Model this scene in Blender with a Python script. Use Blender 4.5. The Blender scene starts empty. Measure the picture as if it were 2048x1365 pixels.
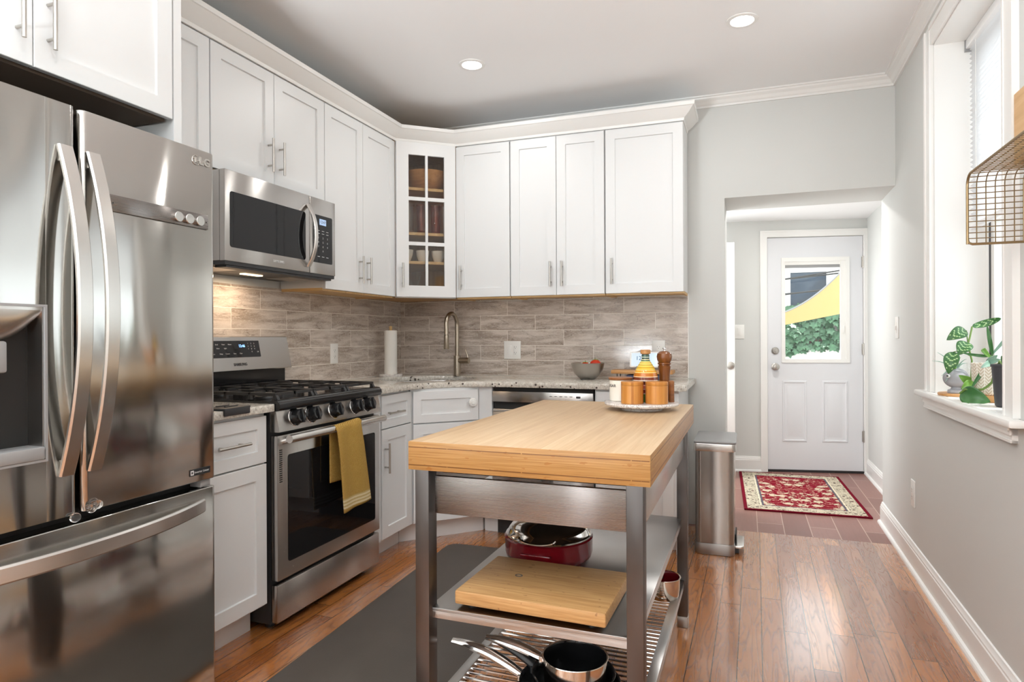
import bpy, bmesh, math, random
from mathutils import Matrix, Vector
random.seed(7)
PI = math.pi
S = bpy.context.scene
COL = S.collection

# ------------------------------------------------------------------ camera
CAM = bpy.data.cameras.new('camera')
cam = bpy.data.objects.new('camera', CAM); COL.objects.link(cam)
YAW, ROLL, PITCH = .3428, -.0044, -.0007
CAM.sensor_width = 36.0
CAM.lens = 1274.59 / 2048 * 36
CAM.shift_x = -(1036.36 - 1024) / 2048
CAM.shift_y = -(682.5 - 676.69) / 2048
CAM.clip_start = .05
_r = Vector((math.cos(YAW), math.sin(YAW), 0))
_f = Vector((-math.sin(YAW)*math.cos(PITCH), math.cos(YAW)*math.cos(PITCH), math.sin(PITCH)))
_u = _r.cross(_f)
_r, _u = _r*math.cos(ROLL) + _u*math.sin(ROLL), _u*math.cos(ROLL) - _r*math.sin(ROLL)
_m = Matrix((_r, _u, -_f)).transposed().to_4x4()
_m.translation = Vector((2.4248, -4.1386, 1.1778))
cam.matrix_world = _m
S.camera = cam

# ------------------------------------------------------------------ sky, daylight, exposure
W = bpy.data.worlds.new('sky'); S.world = W; W.use_nodes = True
W.node_tree.nodes['Background'].inputs[0].default_value = (.93, .97, 1, 1)
W.node_tree.nodes['Background'].inputs[1].default_value = 2.5
S.view_settings.view_transform = 'Standard'
S.view_settings.look = 'None'
S.view_settings.gamma = 1
S.view_settings.exposure = .14
S.view_settings.use_curve_mapping = False
S.cycles.use_denoising = True
S.cycles.max_bounces = 10
S.cycles.diffuse_bounces = 6
S.cycles.glossy_bounces = 5
S.cycles.transmission_bounces = 8
S.cycles.transparent_max_bounces = 12
S.cycles.sample_clamp_indirect = 6
S.cycles.caustics_reflective = False
S.cycles.caustics_refractive = False

def area_light(name, loc, rot, sx, sy, power, color=(1, 1, 1), shape='RECTANGLE', parent=None):
    L = bpy.data.lights.new(name, 'AREA'); L.shape = shape
    L.size = sx; L.size_y = sy; L.energy = power; L.color = color
    o = bpy.data.objects.new(name, L); COL.objects.link(o)
    o.location = loc; o.rotation_euler = rot
    if parent: o.parent = parent
    return o
# daylight coming through the big window in the rear wall behind the camera
area_light('rear_window_daylight', (1.85, -7.25, 1.45), (PI/2, 0, 0), .75, 1.7, 15, (.94, .97, 1))
# added fill light at the entry's left wall, which has no window
area_light('entry_fill', (1.42, .95, 1.3), (0, -PI/2, 0), 1.3, .7, 22, (.96, .98, 1))
SUN = bpy.data.lights.new('sun', 'SUN'); SUN.energy = 4.2; SUN.angle = .02; SUN.color = (1, .97, .92)
sun = bpy.data.objects.new('sun', SUN); COL.objects.link(sun)
sun.rotation_euler = Vector((.34, -.13, .93)).to_track_quat('Z', 'Y').to_euler()
LAMP_W = 4
LAMP_COL = (1, .985, .96)

# ------------------------------------------------------------------ mesh helpers
class MB:
    """collects geometry in world space (or through a matrix T) for one mesh"""
    def __init__(s, T=None): s.v = []; s.f = []; s.T = T
    def add(s, vs, fs, T=None):
        n = len(s.v)
        for v in vs:
            v = Vector(v)
            if T is not None: v = T @ v
            if s.T is not None: v = s.T @ v
            s.v.append(v)
        s.f += [tuple(i+n for i in f) for f in fs]
        return s
    def frombm(s, bm, T=None):
        bm.verts.ensure_lookup_table(); bm.verts.index_update()
        s.add([v.co.copy() for v in bm.verts], [tuple(v.index for v in f.verts) for f in bm.faces], T); bm.free(); return s
    def box(s, x0, x1, y0, y1, z0, z1, bev=0, seg=2, T=None):
        x0, x1 = min(x0, x1), max(x0, x1); y0, y1 = min(y0, y1), max(y0, y1); z0, z1 = min(z0, z1), max(z0, z1)
        if bev <= 0:
            vs = [(x, y, z) for x in (x0, x1) for y in (y0, y1) for z in (z0, z1)]
            return s.add(vs, [(0,1,3,2),(4,6,7,5),(0,4,5,1),(2,3,7,6),(0,2,6,4),(1,5,7,3)], T)
        bm = bmesh.new(); bmesh.ops.create_cube(bm, size=1)
        for v in bm.verts: v.co = Vector(((x0+x1)/2 + v.co.x*(x1-x0), (y0+y1)/2 + v.co.y*(y1-y0), (z0+z1)/2 + v.co.z*(z1-z0)))
        bmesh.ops.bevel(bm, geom=bm.edges[:], offset=bev, segments=seg, profile=.5, affect='EDGES')
        return s.frombm(bm, T)
    def tube(s, pts, r, seg=10, cap=True, closed=False, T=None, flat=None):
        """sweep a circle (or an ellipse: flat=(up vector, ratio)) along pts"""
        pts = [Vector(p) for p in pts]; n = len(pts)
        rs = r if isinstance(r, (list, tuple)) else [r]*n
        vs = []; fs = []; prev = None
        for i, p in enumerate(pts):
            a = pts[(i-1) % n] if (closed or i > 0) else p
            b = pts[(i+1) % n] if (closed or i < n-1) else p
            t = (b-a).normalized()
            if prev is None:
                h = Vector((0, 0, 1)) if abs(t.z) < .9 else Vector((1, 0, 0))
                e = t.cross(h).normalized()
            else: e = (prev - t*prev.dot(t)).normalized()
            prev = e; g = t.cross(e)
            for k in range(seg):
                a2 = 2*PI*k/seg
                vs.append(p + e*math.cos(a2)*rs[i] + g*math.sin(a2)*rs[i])
        m = n if closed else n-1
        for i in range(m):
            for k in range(seg):
                j = (i+1) % n; k2 = (k+1) % seg
                fs.append((i*seg+k, i*seg+k2, j*seg+k2, j*seg+k))
        if cap and not closed:
            fs.append(tuple(range(seg))); fs.append(tuple((n-1)*seg+k for k in range(seg)))
        return s.add(vs, fs, T)
    def cyl(s, p0, p1, r, r1=None, seg=20, T=None):
        return s.tube([p0, p1], [r, r if r1 is None else r1], seg, T=T)
    def lathe(s, c, prof, seg=32, T=None, sx=1, sy=1, cap=True):
        """prof: (radius, height) list turned about the vertical through c"""
        vs = []; fs = []; c = Vector(c); n = len(prof)
        for (r, z) in prof:
            for k in range(seg):
                a = 2*PI*k/seg
                vs.append(c + Vector((math.cos(a)*r*sx, math.sin(a)*r*sy, z)))
        for i in range(n-1):
            for k in range(seg):
                k2 = (k+1) % seg
                fs.append((i*seg+k, i*seg+k2, (i+1)*seg+k2, (i+1)*seg+k))
        if cap and prof[0][0] > 1e-5: fs.append(tuple(range(seg)))
        if cap and prof[-1][0] > 1e-5: fs.append(tuple((n-1)*seg+k for k in range(seg)))
        return s.add(vs, fs, T)
    def ball(s, c, rx, ry=None, rz=None, seg=16, ring=10, T=None):
        ry = ry or rx; rz = rz or rx; c = Vector(c)
        bm = bmesh.new(); bmesh.ops.create_uvsphere(bm, u_segments=seg, v_segments=ring, radius=1)
        for v in bm.verts: v.co = c + Vector((v.co.x*rx, v.co.y*ry, v.co.z*rz))
        return s.frombm(bm, T)
    def prism(s, outer, z0, z1, holes=(), T=None, bev=0):
        """polygon (a,b) with holes, extruded along the third axis"""
        bm = bmesh.new(); ed = []
        for loop in [outer] + list(holes):
            vv = [bm.verts.new((a, b, z0)) for a, b in loop]
            for i in range(len(vv)): ed.append(bm.edges.new((vv[i], vv[(i+1) % len(vv)])))
        if holes: bmesh.ops.triangle_fill(bm, use_beauty=True, use_dissolve=False, edges=ed)
        else: bm.faces.new(bm.verts[:])
        r = bmesh.ops.extrude_face_region(bm, geom=bm.faces[:])
        for g in r['geom']:
            if isinstance(g, bmesh.types.BMVert): g.co.z += z1 - z0
        if bev:
            es = [e for e in bm.edges if len(e.link_faces) == 2 and e.calc_face_angle(0) > .5 and abs(e.verts[0].co.z - e.verts[1].co.z) < 1e-6]
            bmesh.ops.bevel(bm, geom=es, offset=bev, segments=2, profile=.5, affect='EDGES')
        return s.frombm(bm, T)
    def grid(s, fn, nu, nv, thick=None, T=None):
        vs = []; fs = []
        for i in range(nu+1):
            for j in range(nv+1): vs.append(Vector(fn(i/nu, j/nv)))
        w = nv+1
        for i in range(nu):
            for j in range(nv): fs.append((i*w+j, (i+1)*w+j, (i+1)*w+j+1, i*w+j+1))
        return s.add(vs, fs, T)
    def ribbon(s, pts, wdir, width, thick, T=None):
        """flat rounded bar along pts; wdir is the width axis"""
        pts = [Vector(p) for p in pts]; wd = Vector(wdir).normalized(); n = len(pts); vs = []; fs = []
        sec = []
        b = min(thick, width)*.3
        for (a, c) in ((1, 1), (-1, 1), (-1, -1), (1, -1)):
            q = [(a*(width/2-b), c*thick/2), (a*width/2, c*(thick/2-b))]
            if a*c < 0: q.reverse()
            sec += q[::-1]
        m = len(sec)
        for i, p in enumerate(pts):
            t = (pts[min(i+1, n-1)] - pts[max(i-1, 0)]).normalized()
            nn = t.cross(wd).normalized()
            for (a, c) in sec: vs.append(p + wd*a + nn*c)
        for i in range(n-1):
            for k in range(m): fs.append((i*m+k, i*m+(k+1) % m, (i+1)*m+(k+1) % m, (i+1)*m+k))
        fs.append(tuple(range(m))); fs.append(tuple((n-1)*m+k for k in range(m)))
        return s.add(vs, fs, T)
    def sweep(s, path, prof, closed=False, T=None):
        """profile (out, z) swept along a plan path; 'out' is to the right of travel, mitred corners"""
        P = [Vector((p[0], p[1])) for p in path]; n = len(P); m = len(prof); vs = []; fs = []
        for i in range(n):
            d1 = (P[i]-P[i-1]).normalized() if i > 0 else None
            d2 = (P[i+1]-P[i]).normalized() if i < n-1 else None
            d1 = d1 or d2; d2 = d2 or d1
            n1 = Vector((d1.y, -d1.x)); n2 = Vector((d2.y, -d2.x))
            b = (n1+n2).normalized(); k = 1/max(.3, b.dot(n1))
            for (o, z) in prof: vs.append((P[i].x + b.x*o*k, P[i].y + b.y*o*k, z))
        for i in range(n-1):
            for j in range(m):
                j2 = (j+1) % m
                fs.append((i*m+j, i*m+j2, (i+1)*m+j2, (i+1)*m+j))
        fs.append(tuple(range(m))); fs.append(tuple((n-1)*m+k for k in range(m)))
        return s.add(vs, fs, T)

def frame(o, sdir, ndir):
    """matrix whose local x runs along the face, y out of it, z up"""
    sd = Vector(sdir).normalized(); nd = Vector(ndir).normalized()
    M = Matrix((sd, nd, Vector((0, 0, 1)))).transposed().to_4x4(); M.translation = Vector(o); return M
FL = frame((0, 0, 0), (0, -1, 0), (1, 0, 0))          # left wall: x = distance from the corner, y = out from wall
FB = frame((0, 0, 0), (1, 0, 0), (0, -1, 0))          # back wall
WA, WX = .0143, 3.231
FR = frame((WX, 0, 0), (-WA, -1, 0), (-1, WA, 0))     # right wall
XZ = Matrix(((1, 0, 0, 0), (0, 0, 1, 0), (0, 1, 0, 0), (0, 0, 0, 1)))   # prism drawn in (x,z), extruded along y

WMAT = {}
def mesh_obj(name, mb, mat, M=None, smooth=35):
    Mi = (M or Matrix()).inverted()
    me = bpy.data.meshes.new(name)
    me.from_pydata([Mi @ v for v in mb.v], [], mb.f)
    bm = bmesh.new(); bm.from_mesh(me)
    bmesh.ops.remove_doubles(bm, verts=bm.verts[:], dist=1e-5)
    bmesh.ops.recalc_face_normals(bm, faces=bm.faces[:]); bm.to_mesh(me); bm.free()
    for m in (mat if isinstance(mat, (list, tuple)) else [mat]): me.materials.append(m)
    if smooth: me.shade_smooth(); me.set_sharp_from_angle(angle=math.radians(smooth))
    o = bpy.data.objects.new(name, me); COL.objects.link(o); return o
def tag(o, label=None, cat=None, group=None, kind=None):
    if label: o['label'] = label
    if cat: o['category'] = cat
    if group: o['group'] = group
    if kind: o['kind'] = kind
    return o
def thing(name, label, cat, loc, rz=0, group=None):
    o = bpy.data.objects.new(name, None); COL.objects.link(o)
    o.empty_display_size = .05; o.location = loc; o.rotation_euler = (0, 0, rz)
    WMAT[o] = Matrix.Translation(Vector(loc)) @ Matrix.Rotation(rz, 4, 'Z')
    return tag(o, label, cat, group)
def part(name, mb, mat, parent, label=None, local=False, smooth=35, kind=None):
    M = WMAT[parent]
    o = mesh_obj(name, mb, mat, None if local else M, smooth)
    o.parent = parent; WMAT[o] = M
    return tag(o, label, None, None, kind)
def solo(name, mb, mat, label, cat, loc, group=None, smooth=35, kind=None):
    M = Matrix.Translation(Vector(loc))
    o = mesh_obj(name, mb, mat, M, smooth); o.location = loc; WMAT[o] = M
    return tag(o, label, cat, group, kind)
def struct(name, mb, mat, parent=None, smooth=35):
    if parent is not None: return part(name, mb, mat, parent, smooth=smooth)
    o = mesh_obj(name, mb, mat, None, smooth); o['kind'] = 'structure'; WMAT[o] = Matrix(); return o
def children(o): return [c for c in bpy.data.objects if c.parent == o]
def copy_tree(o, parent=None):
    c = o.copy(); COL.objects.link(c); WMAT[c] = WMAT.get(o, Matrix())
    if parent: c.parent = parent
    for ch in children(o): copy_tree(ch, c)
    return c
def text_mb(txt, origin, right, up, size, depth=.0006, bold=0):
    cu = bpy.data.curves.new('t', 'FONT'); cu.body = txt; cu.size = size; cu.align_x = 'CENTER'; cu.align_y = 'CENTER'
    cu.extrude = depth; cu.offset = bold; cu.resolution_u = 3
    o = bpy.data.objects.new('t', cu); COL.objects.link(o)
    me = bpy.data.meshes.new_from_object(o.evaluated_get(bpy.context.evaluated_depsgraph_get()))
    r = Vector(right).normalized(); u = Vector(up).normalized(); n = r.cross(u)
    M = Matrix((r, u, n)).transposed().to_4x4(); M.translation = Vector(origin)
    mb = MB(); mb.add([M @ v.co for v in me.vertices], [tuple(p.vertices) for p in me.polygons])
    bpy.data.objects.remove(o); bpy.data.meshes.remove(me); bpy.data.curves.remove(cu)
    return mb
# ------------------------------------------------------------------ materials
class G:
    def __init__(s, name):
        s.m = bpy.data.materials.new(name); s.m.use_nodes = True; s.nt = s.m.node_tree
        s.b = s.nt.nodes['Principled BSDF']
    def n(s, typ, props=None, **kw):
        nd = s.nt.nodes.new('ShaderNode'+typ)
        for k, v in (props or {}).items(): setattr(nd, k, v)
        for k, v in kw.items():
            key = int(k[1:]) if k[0] == '_' and k[1:].isdigit() else k.replace('_', ' ')
            s.put(nd.inputs[key], v)
        return nd
    def put(s, sock, v):
        if isinstance(v, bpy.types.NodeSocket): s.nt.links.new(v, sock)
        elif isinstance(v, bpy.types.Node): s.nt.links.new(v.outputs[0], sock)
        else:
            if isinstance(v, (tuple, list)) and len(v) == 3 and sock.type == 'RGBA': v = (*v, 1)
            sock.default_value = v
    def set(s, **kw):
        for k, v in kw.items(): s.put(s.b.inputs[k.replace('_', ' ')], v)
        return s
    def math(s, op, a, b=0, c=None):
        nd = s.nt.nodes.new('ShaderNodeMath'); nd.operation = op
        s.put(nd.inputs[0], a); s.put(nd.inputs[1], b)
        if c is not None: s.put(nd.inputs[2], c)
        return nd.outputs[0]
    def mix(s, f, a, b, blend='MIX'):
        nd = s.nt.nodes.new('ShaderNodeMix'); nd.data_type = 'RGBA'; nd.blend_type = blend
        s.put(nd.inputs[0], f); s.put(nd.inputs[6], a); s.put(nd.inputs[7], b); return nd.outputs[2]
    def ramp(s, f, stops, interp='LINEAR'):
        nd = s.nt.nodes.new('ShaderNodeValToRGB'); cr = nd.color_ramp; cr.interpolation = interp
        while len(cr.elements) < len(stops): cr.elements.new(.5)
        for e, (p, c) in zip(cr.elements, stops): e.position = p; e.color = (*c, 1) if len(c) == 3 else c
        s.put(nd.inputs[0], f); return nd.outputs[0]
    def pos(s): return s.n('NewGeometry').outputs['Position']
    def obj(s): return s.n('TexCoord').outputs['Object']
    def xyz(s, vec): nd = s.n('SeparateXYZ', _0=vec); return nd.outputs[0], nd.outputs[1], nd.outputs[2]
    def comb(s, x, y, z): return s.n('CombineXYZ', _0=x, _1=y, _2=z).outputs[0]
    def scale(s, vec, sc):
        nd = s.n('Mapping', Vector=vec); nd.inputs['Scale'].default_value = sc; return nd.outputs[0]
    def noise(s, vec, scale, detail=3, rough=.5, dist=0):
        return s.n('TexNoise', Vector=vec, Scale=scale, Detail=detail, Roughness=rough, Distortion=dist).outputs['Fac']
    def bump(s, h, strength=.3, dist=.002):
        s.put(s.b.inputs['Normal'], s.n('Bump', Strength=strength, Distance=dist, Height=h).outputs[0]); return s
    def white(s, a, b):
        nd = s.n('TexWhiteNoise', {'noise_dimensions': '2D'}, Vector=s.comb(a, b, 0.0)); return nd.outputs['Value']
    def cells(s, u, v, w, h, off='half', u0=0., v0=0.):
        """running-bond cells: returns (random value, second random, seam distance, row, col)"""
        vv = s.math('DIVIDE', s.math('SUBTRACT', v, v0), h); row = s.math('FLOOR', vv)
        sh = s.math('MULTIPLY', s.math('MODULO', s.math('ABSOLUTE', row), 2.), .5) if off == 'half' else s.white(row, 3.3)
        uu = s.math('ADD', s.math('DIVIDE', s.math('SUBTRACT', u, u0), w), sh); col = s.math('FLOOR', uu)
        fu = s.math('FRACT', uu); fv = s.math('FRACT', vv)
        du = s.math('MULTIPLY', s.math('MINIMUM', fu, s.math('SUBTRACT', 1., fu)), w)
        dv = s.math('MULTIPLY', s.math('MINIMUM', fv, s.math('SUBTRACT', 1., fv)), h)
        return s.white(col, row), s.white(s.math('ADD', col, 17.7), row), s.math('MINIMUM', du, dv), row, col

def srgb(r, g, b):
    f = lambda c: (c/255/12.92) if c/255 <= .04045 else ((c/255+.055)/1.055)**2.4
    return (f(r), f(g), f(b))
def plain(name, col, rough=.5, metal=0, spec=.5, **kw):
    g = G(name).set(Base_Color=col, Roughness=rough, Metallic=metal, Specular_IOR_Level=spec)
    for k, v in kw.items(): g.set(**{k: v})
    p = g.obj(); n = g.noise(p, 60, 2)
    g.bump(n, .03, .001)
    return g.m
def paint(name, col, rough, amt=.05, scale=350):
    g = G(name); p = g.pos()
    g.set(Base_Color=g.mix(g.noise(p, 2.5, 2), tuple(c*.985 for c in col), tuple(min(1, c*1.01) for c in col)), Roughness=rough)
    g.bump(g.noise(p, scale, 2), amt, .0006); return g.m

M = {}
M['cab'] = paint('white_cabinet_paint', srgb(225, 226, 226), .38, .03, 200)
M['trim'] = paint('white_trim_paint', srgb(236, 235, 232), .34, .03, 200)
M['wall'] = paint('grey_wall_paint', srgb(210, 211, 208), .6, .10, 260)
M['ceil'] = paint('ceiling_paint', srgb(243, 243, 243), .8, .10, 200)
M['plastic_white'] = plain('white_plastic', srgb(236, 235, 231), .35)
M['door'] = paint('exterior_door_paint', srgb(222, 223, 226), .4, .03, 120)

def steel(name, col=(.60, .585, .565), rough=.32, axis='h', wave=0., aniso=.93):
    """brushed stainless; axis h = brush lines run horizontally, v = vertically, x/y = along that axis"""
    g = G(name); p = g.obj()
    big = g.noise(g.scale(p, {'h': (2, 2, 420), 'v': (420, 420, 2), 'x': (2, 420, 420), 'y': (420, 2, 420)}[axis]), 1., 3)
    fine = g.noise(g.scale(p, {'h': (9, 9, 1500), 'v': (1500, 1500, 9), 'x': (9, 1500, 1500), 'y': (1500, 9, 1500)}[axis]), 1., 2)
    f = g.math('ADD', g.math('MULTIPLY', big, .5), g.math('MULTIPLY', fine, .5))
    g.set(Metallic=1., Base_Color=g.mix(f, tuple(c*.965 for c in col), tuple(min(1, c*1.03) for c in col)),
          Roughness=g.math('ADD', rough-.02, g.math('MULTIPLY', f, .03)), Anisotropic=aniso,
          Anisotropic_Rotation={'h': .25, 'v': 0., 'x': 0., 'y': 0.}[axis])
    tg = g.n('Tangent', {'direction_type': 'RADIAL', 'axis': {'h': 'Z', 'v': 'Z', 'x': 'Y', 'y': 'X'}[axis]})
    g.put(g.b.inputs['Tangent'], tg.outputs[0])
    if wave:
        wv = g.noise(g.scale(p, (4.2, 4.2, 1.5)), 1., 1.2)
        nb = g.n('Bump', Strength=1., Distance=1., Height=g.math('MULTIPLY', wv, wave)); g.put(g.b.inputs['Normal'], nb.outputs[0])
    return g.m
M['steel'] = steel('brushed_steel', (.50, .48, .46), .27, wave=.0)
M['steel_fridge'] = steel('refrigerator_steel', (.50, .485, .46), .115, wave=.0095, aniso=.95)
M['steel_handle'] = steel('handle_steel', (.66, .64, .61), .27, aniso=.0)
M['steel_dark'] = steel('dark_steel', (.40, .385, .37), .3, aniso=0.)
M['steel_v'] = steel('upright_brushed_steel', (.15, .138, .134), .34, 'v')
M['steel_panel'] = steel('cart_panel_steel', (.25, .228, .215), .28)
M['steel_shelf'] = steel('shelf_steel', (.50, .49, .48), .3, 'x')
M['steel_can'] = steel('trash_can_steel', (.38, .345, .315), .22, 'h', wave=.004)
M['nickel'] = plain('satin_nickel', (.50, .475, .44), .3, 1)
M['bronze'] = plain('brushed_bronze_nickel', (.40, .35, .28), .28, 1)
M['chrome'] = plain('polished_steel', (.72, .70, .68), .09, 1)
M['copper'] = plain('warm_polished_steel', (.70, .62, .54), .12, 1)
M['brass_wire'] = plain('aged_brass_wire', (.30, .21, .11), .4, .8)
M['black_gloss'] = plain('black_enamel', (.012, .012, .013), .12)
M['black_glass'] = plain('black_glass', (.008, .008, .009), .03, 0, .35)
M['iron'] = plain('cast_iron', (.022, .021, .021), .42)
M['black_plastic'] = plain('black_plastic', (.02, .02, .021), .4)
M['black_rubber'] = plain('black_silicone', (.025, .025, .027), .55)
M['dark'] = plain('dark_cavity', (.012, .011, .010), .7)
M['brown_dark'] = plain('unlit_brown_board', (.09, .06, .04), .7)  # shade under the refrigerator cabinet put into the brown
M['grey_plastic'] = plain('grey_plastic', srgb(150, 150, 150), .4)
M['ink'] = plain('dark_lettering', (.05, .05, .055), .5)
M['ink_light'] = plain('pale_lettering', (.6, .6, .6), .5)
M['ceramic'] = plain('cream_ceramic', srgb(238, 233, 222), .22)
M['red_enamel'] = plain('red_enamel', (.20, .006, .012), .12)
M['tomato'] = plain('tomato_skin', (.55, .035, .012), .18)
M['green_stem'] = plain('green_stem', srgb(110, 140, 70), .5)
M['paper'] = plain('paper_towel', srgb(244, 242, 236), .9)
M['charcoal'] = plain('charcoal_pot', srgb(62, 62, 66), .45)
M['stone'] = plain('grey_stoneware', srgb(160, 160, 165), .7)
M['blue_box'] = plain('dusk_blue_card', srgb(70, 84, 120), .6)
M['magnet'] = plain('magnet_cap', (.70, .69, .67), .25, 1)
M['soil'] = plain('potting_soil', (.03, .02, .014), .9)

def glass(name, col=(1, 1, 1), rough=0., ior=1.45, thin=True):
    g = G(name)
    if thin:
        nt = g.nt; out = nt.nodes['Material Output']
        tr = g.n('BsdfTransparent', Color=(*col, 1)); gl = g.n('BsdfGlossy', Roughness=.02, Color=(1, 1, 1, 1))
        bf = g.n('NewGeometry').outputs['Backfacing']
        fr = g.n('Fresnel', IOR=g.math('ADD', ior, g.math('MULTIPLY', bf, 1/ior-ior)))
        mx = g.n('MixShader', _0=fr.outputs[0], _1=tr.outputs[0], _2=gl.outputs[0]); nt.links.new(mx.outputs[0], out.inputs[0])
    else: g.set(Base_Color=col, Roughness=rough, Transmission_Weight=1., IOR=ior)
    return g.m
M['pane'] = glass('window_glass', (.95, .97, .97))
M['cab_glass'] = glass('cabinet_glass', (.90, .89, .87))
M['clear'] = glass('clear_glass', (1, 1, 1), .02, 1.4, thin=False)
M['amber_glass'] = glass('red_tinted_glass', (.97, .62, .52))
M['tumbler'] = glass('tumbler_glass', (.985, .99, .99), ior=1.5)

def emit(name, col, st):
    g = G(name); g.set(Base_Color=(0, 0, 0), Emission_Color=col, Emission_Strength=st); return g.m
M['lamp'] = emit('lamp_diffuser', (1, .95, .88), 14)
M['hoodlamp'] = emit('hood_lamp_lens', (1, .72, .42), 5)
M['blue_led'] = emit('blue_digits', (.25, .5, 1), 2.2)
M['lcd'] = emit('pale_display', (.55, .72, 1), .8)
def screen():
    g = G('smart_screen'); x, y, z = g.xyz(g.obj())
    f = g.math('ADD', .5, g.math('MULTIPLY', x, 5.))
    g.set(Base_Color=(0, 0, 0), Roughness=.1, Emission_Color=g.mix(f, (.80, .90, .95), (.55, .75, .95)), Emission_Strength=.85); return g.m
M['screen'] = screen()
M['screen_ink'] = emit('screen_digits', (.10, .30, .50), .5)

def floor_oak():
    g = G('oak_floor_boards'); p = g.pos(); x, y, z = g.xyz(p)
    x = g.math('ADD', x, g.math('MULTIPLY', y, -.0135))
    r1, r2, d, row, col = g.cells(y, x, 1.15, .0848, 'rand', 0, 2.5)
    base = g.ramp(r1, [(0, srgb(160, 94, 46)), (.35, srgb(186, 116, 58)), (.7, srgb(202, 130, 68)), (1, srgb(216, 148, 82))])
    gv = g.comb(g.math('ADD', g.math('MULTIPLY', x, 26.), g.math('MULTIPLY', r1, 50.)), g.math('ADD', g.math('MULTIPLY', y, 2.1), g.math('MULTIPLY', r2, 30.)), r2)
    nz = g.noise(gv, 1., 1.5, .45, .3)
    rings = g.math('FRACT', g.math('MULTIPLY', nz, 9.))
    rings = g.math('POWER', g.math('ABSOLUTE', g.math('SUBTRACT', g.math('MULTIPLY', rings, 2.), 1.)), 3.)
    fine = g.noise(g.comb(g.math('MULTIPLY', x, 420.), g.math('MULTIPLY', y, 14.), r1), 1., 3, .6)
    grain = g.math('MULTIPLY', rings, g.math('ADD', .35, g.math('MULTIPLY', fine, .9)))
    c = g.mix(g.math('MULTIPLY', grain, .72), base, tuple(v*.42 for v in srgb(150, 86, 47)))
    c = g.mix(g.math('MULTIPLY', fine, .25), c, srgb(120, 66, 36), 'MULTIPLY')
    seam = g.math('LESS_THAN', d, .0015)
    c = g.mix(seam, c, (.035, .018, .010))
    g.set(Base_Color=c, Roughness=g.math('ADD', .21, g.math('MULTIPLY', grain, .16)), Specular_IOR_Level=.6, Coat_Weight=1., Coat_Roughness=.13, Coat_IOR=1.8)
    h = g.math('SUBTRACT', g.math('MULTIPLY', grain, -.5), g.math('MULTIPLY', g.math('LESS_THAN', d, .0016), 1.6))
    h = g.math('ADD', h, g.math('MULTIPLY', r2, .25))
    g.bump(h, .55, .0011); return g.m
M['floor'] = floor_oak()

def floor_tile():
    g = G('wood_look_tile'); p = g.pos(); x, y, z = g.xyz(p)
    r1, r2, d, row, col = g.cells(y, x, .61, .152, 'half', .17, 2.489)
    base = g.ramp(r1, [(0, srgb(134, 92, 82)), (.5, srgb(152, 108, 97)), (1, srgb(166, 124, 113))])
    gr = g.noise(g.comb(g.math('MULTIPLY', x, 90.), g.math('MULTIPLY', y, 6.), r1), 1., 4, .6)
    c = g.mix(g.math('MULTIPLY', gr, .5), base, srgb(110, 70, 62))
    seam = g.math('LESS_THAN', d, .0024)
    c = g.mix(seam, c, srgb(196, 170, 158))
    g.set(Base_Color=c, Roughness=.33)
    g.bump(g.math('SUBTRACT', g.math('MULTIPLY', gr, .2), seam), .4, .0012); return g.m
M['floor_tile'] = floor_tile()

def splash(name, axis):
    g = G(name); p = g.pos(); x, y, z = g.xyz(p)
    u = x if axis == 'x' else y
    r1, r2, d, row, col = g.cells(u, z, .404, .1035, 'half', .872 if axis == 'x' else -1.45, .9185 + (.0 if axis == 'x' else 0))
    v = g.comb(g.math('ADD', g.math('MULTIPLY', u, 2.9), g.math('MULTIPLY', r1, 40.)), g.math('ADD', g.math('MULTIPLY', z, 17.), g.math('MULTIPLY', r2, 40.)), r1)
    n1 = g.noise(v, 1., 4, .56, 1.0)
    n2 = g.noise(g.scale(p, (70, 70, 170)), 1., 4, .7)
    n3 = g.noise(v, .75, 4, .5, 1.2)
    c = g.ramp(n1, [(.26, srgb(150, 136, 124)), (.44, srgb(184, 171, 159)), (.56, srgb(208, 197, 187)), (.76, srgb(226, 217, 207))])
    e3 = g.math('ABSOLUTE', g.math('SUBTRACT', n3, .5))
    vein = g.math('MULTIPLY', g.math('LESS_THAN', e3, .006), .45)
    c = g.mix(g.math('MULTIPLY', g.math('LESS_THAN', e3, .05), .22), c, srgb(150, 134, 122))
    c = g.mix(vein, c, srgb(112, 98, 88))
    c = g.mix(g.math('MULTIPLY', g.math('GREATER_THAN', n2, .56), .35), c, srgb(228, 221, 213))
    c = g.mix(g.math('MULTIPLY', r2, .18), c, srgb(160, 146, 134))
    seam = g.math('LESS_THAN', d, .0016)
    c = g.mix(seam, c, srgb(232, 226, 216))
    g.set(Base_Color=c, Roughness=g.math('ADD', .12, g.math('MULTIPLY', seam, .5)))
    g.bump(g.math('MULTIPLY', seam, -1.), .5, .001); return g.m
M['splash_x'] = splash('travertine_tile_back', 'x')
M['splash_y'] = splash('travertine_tile_left', 'y')

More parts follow.
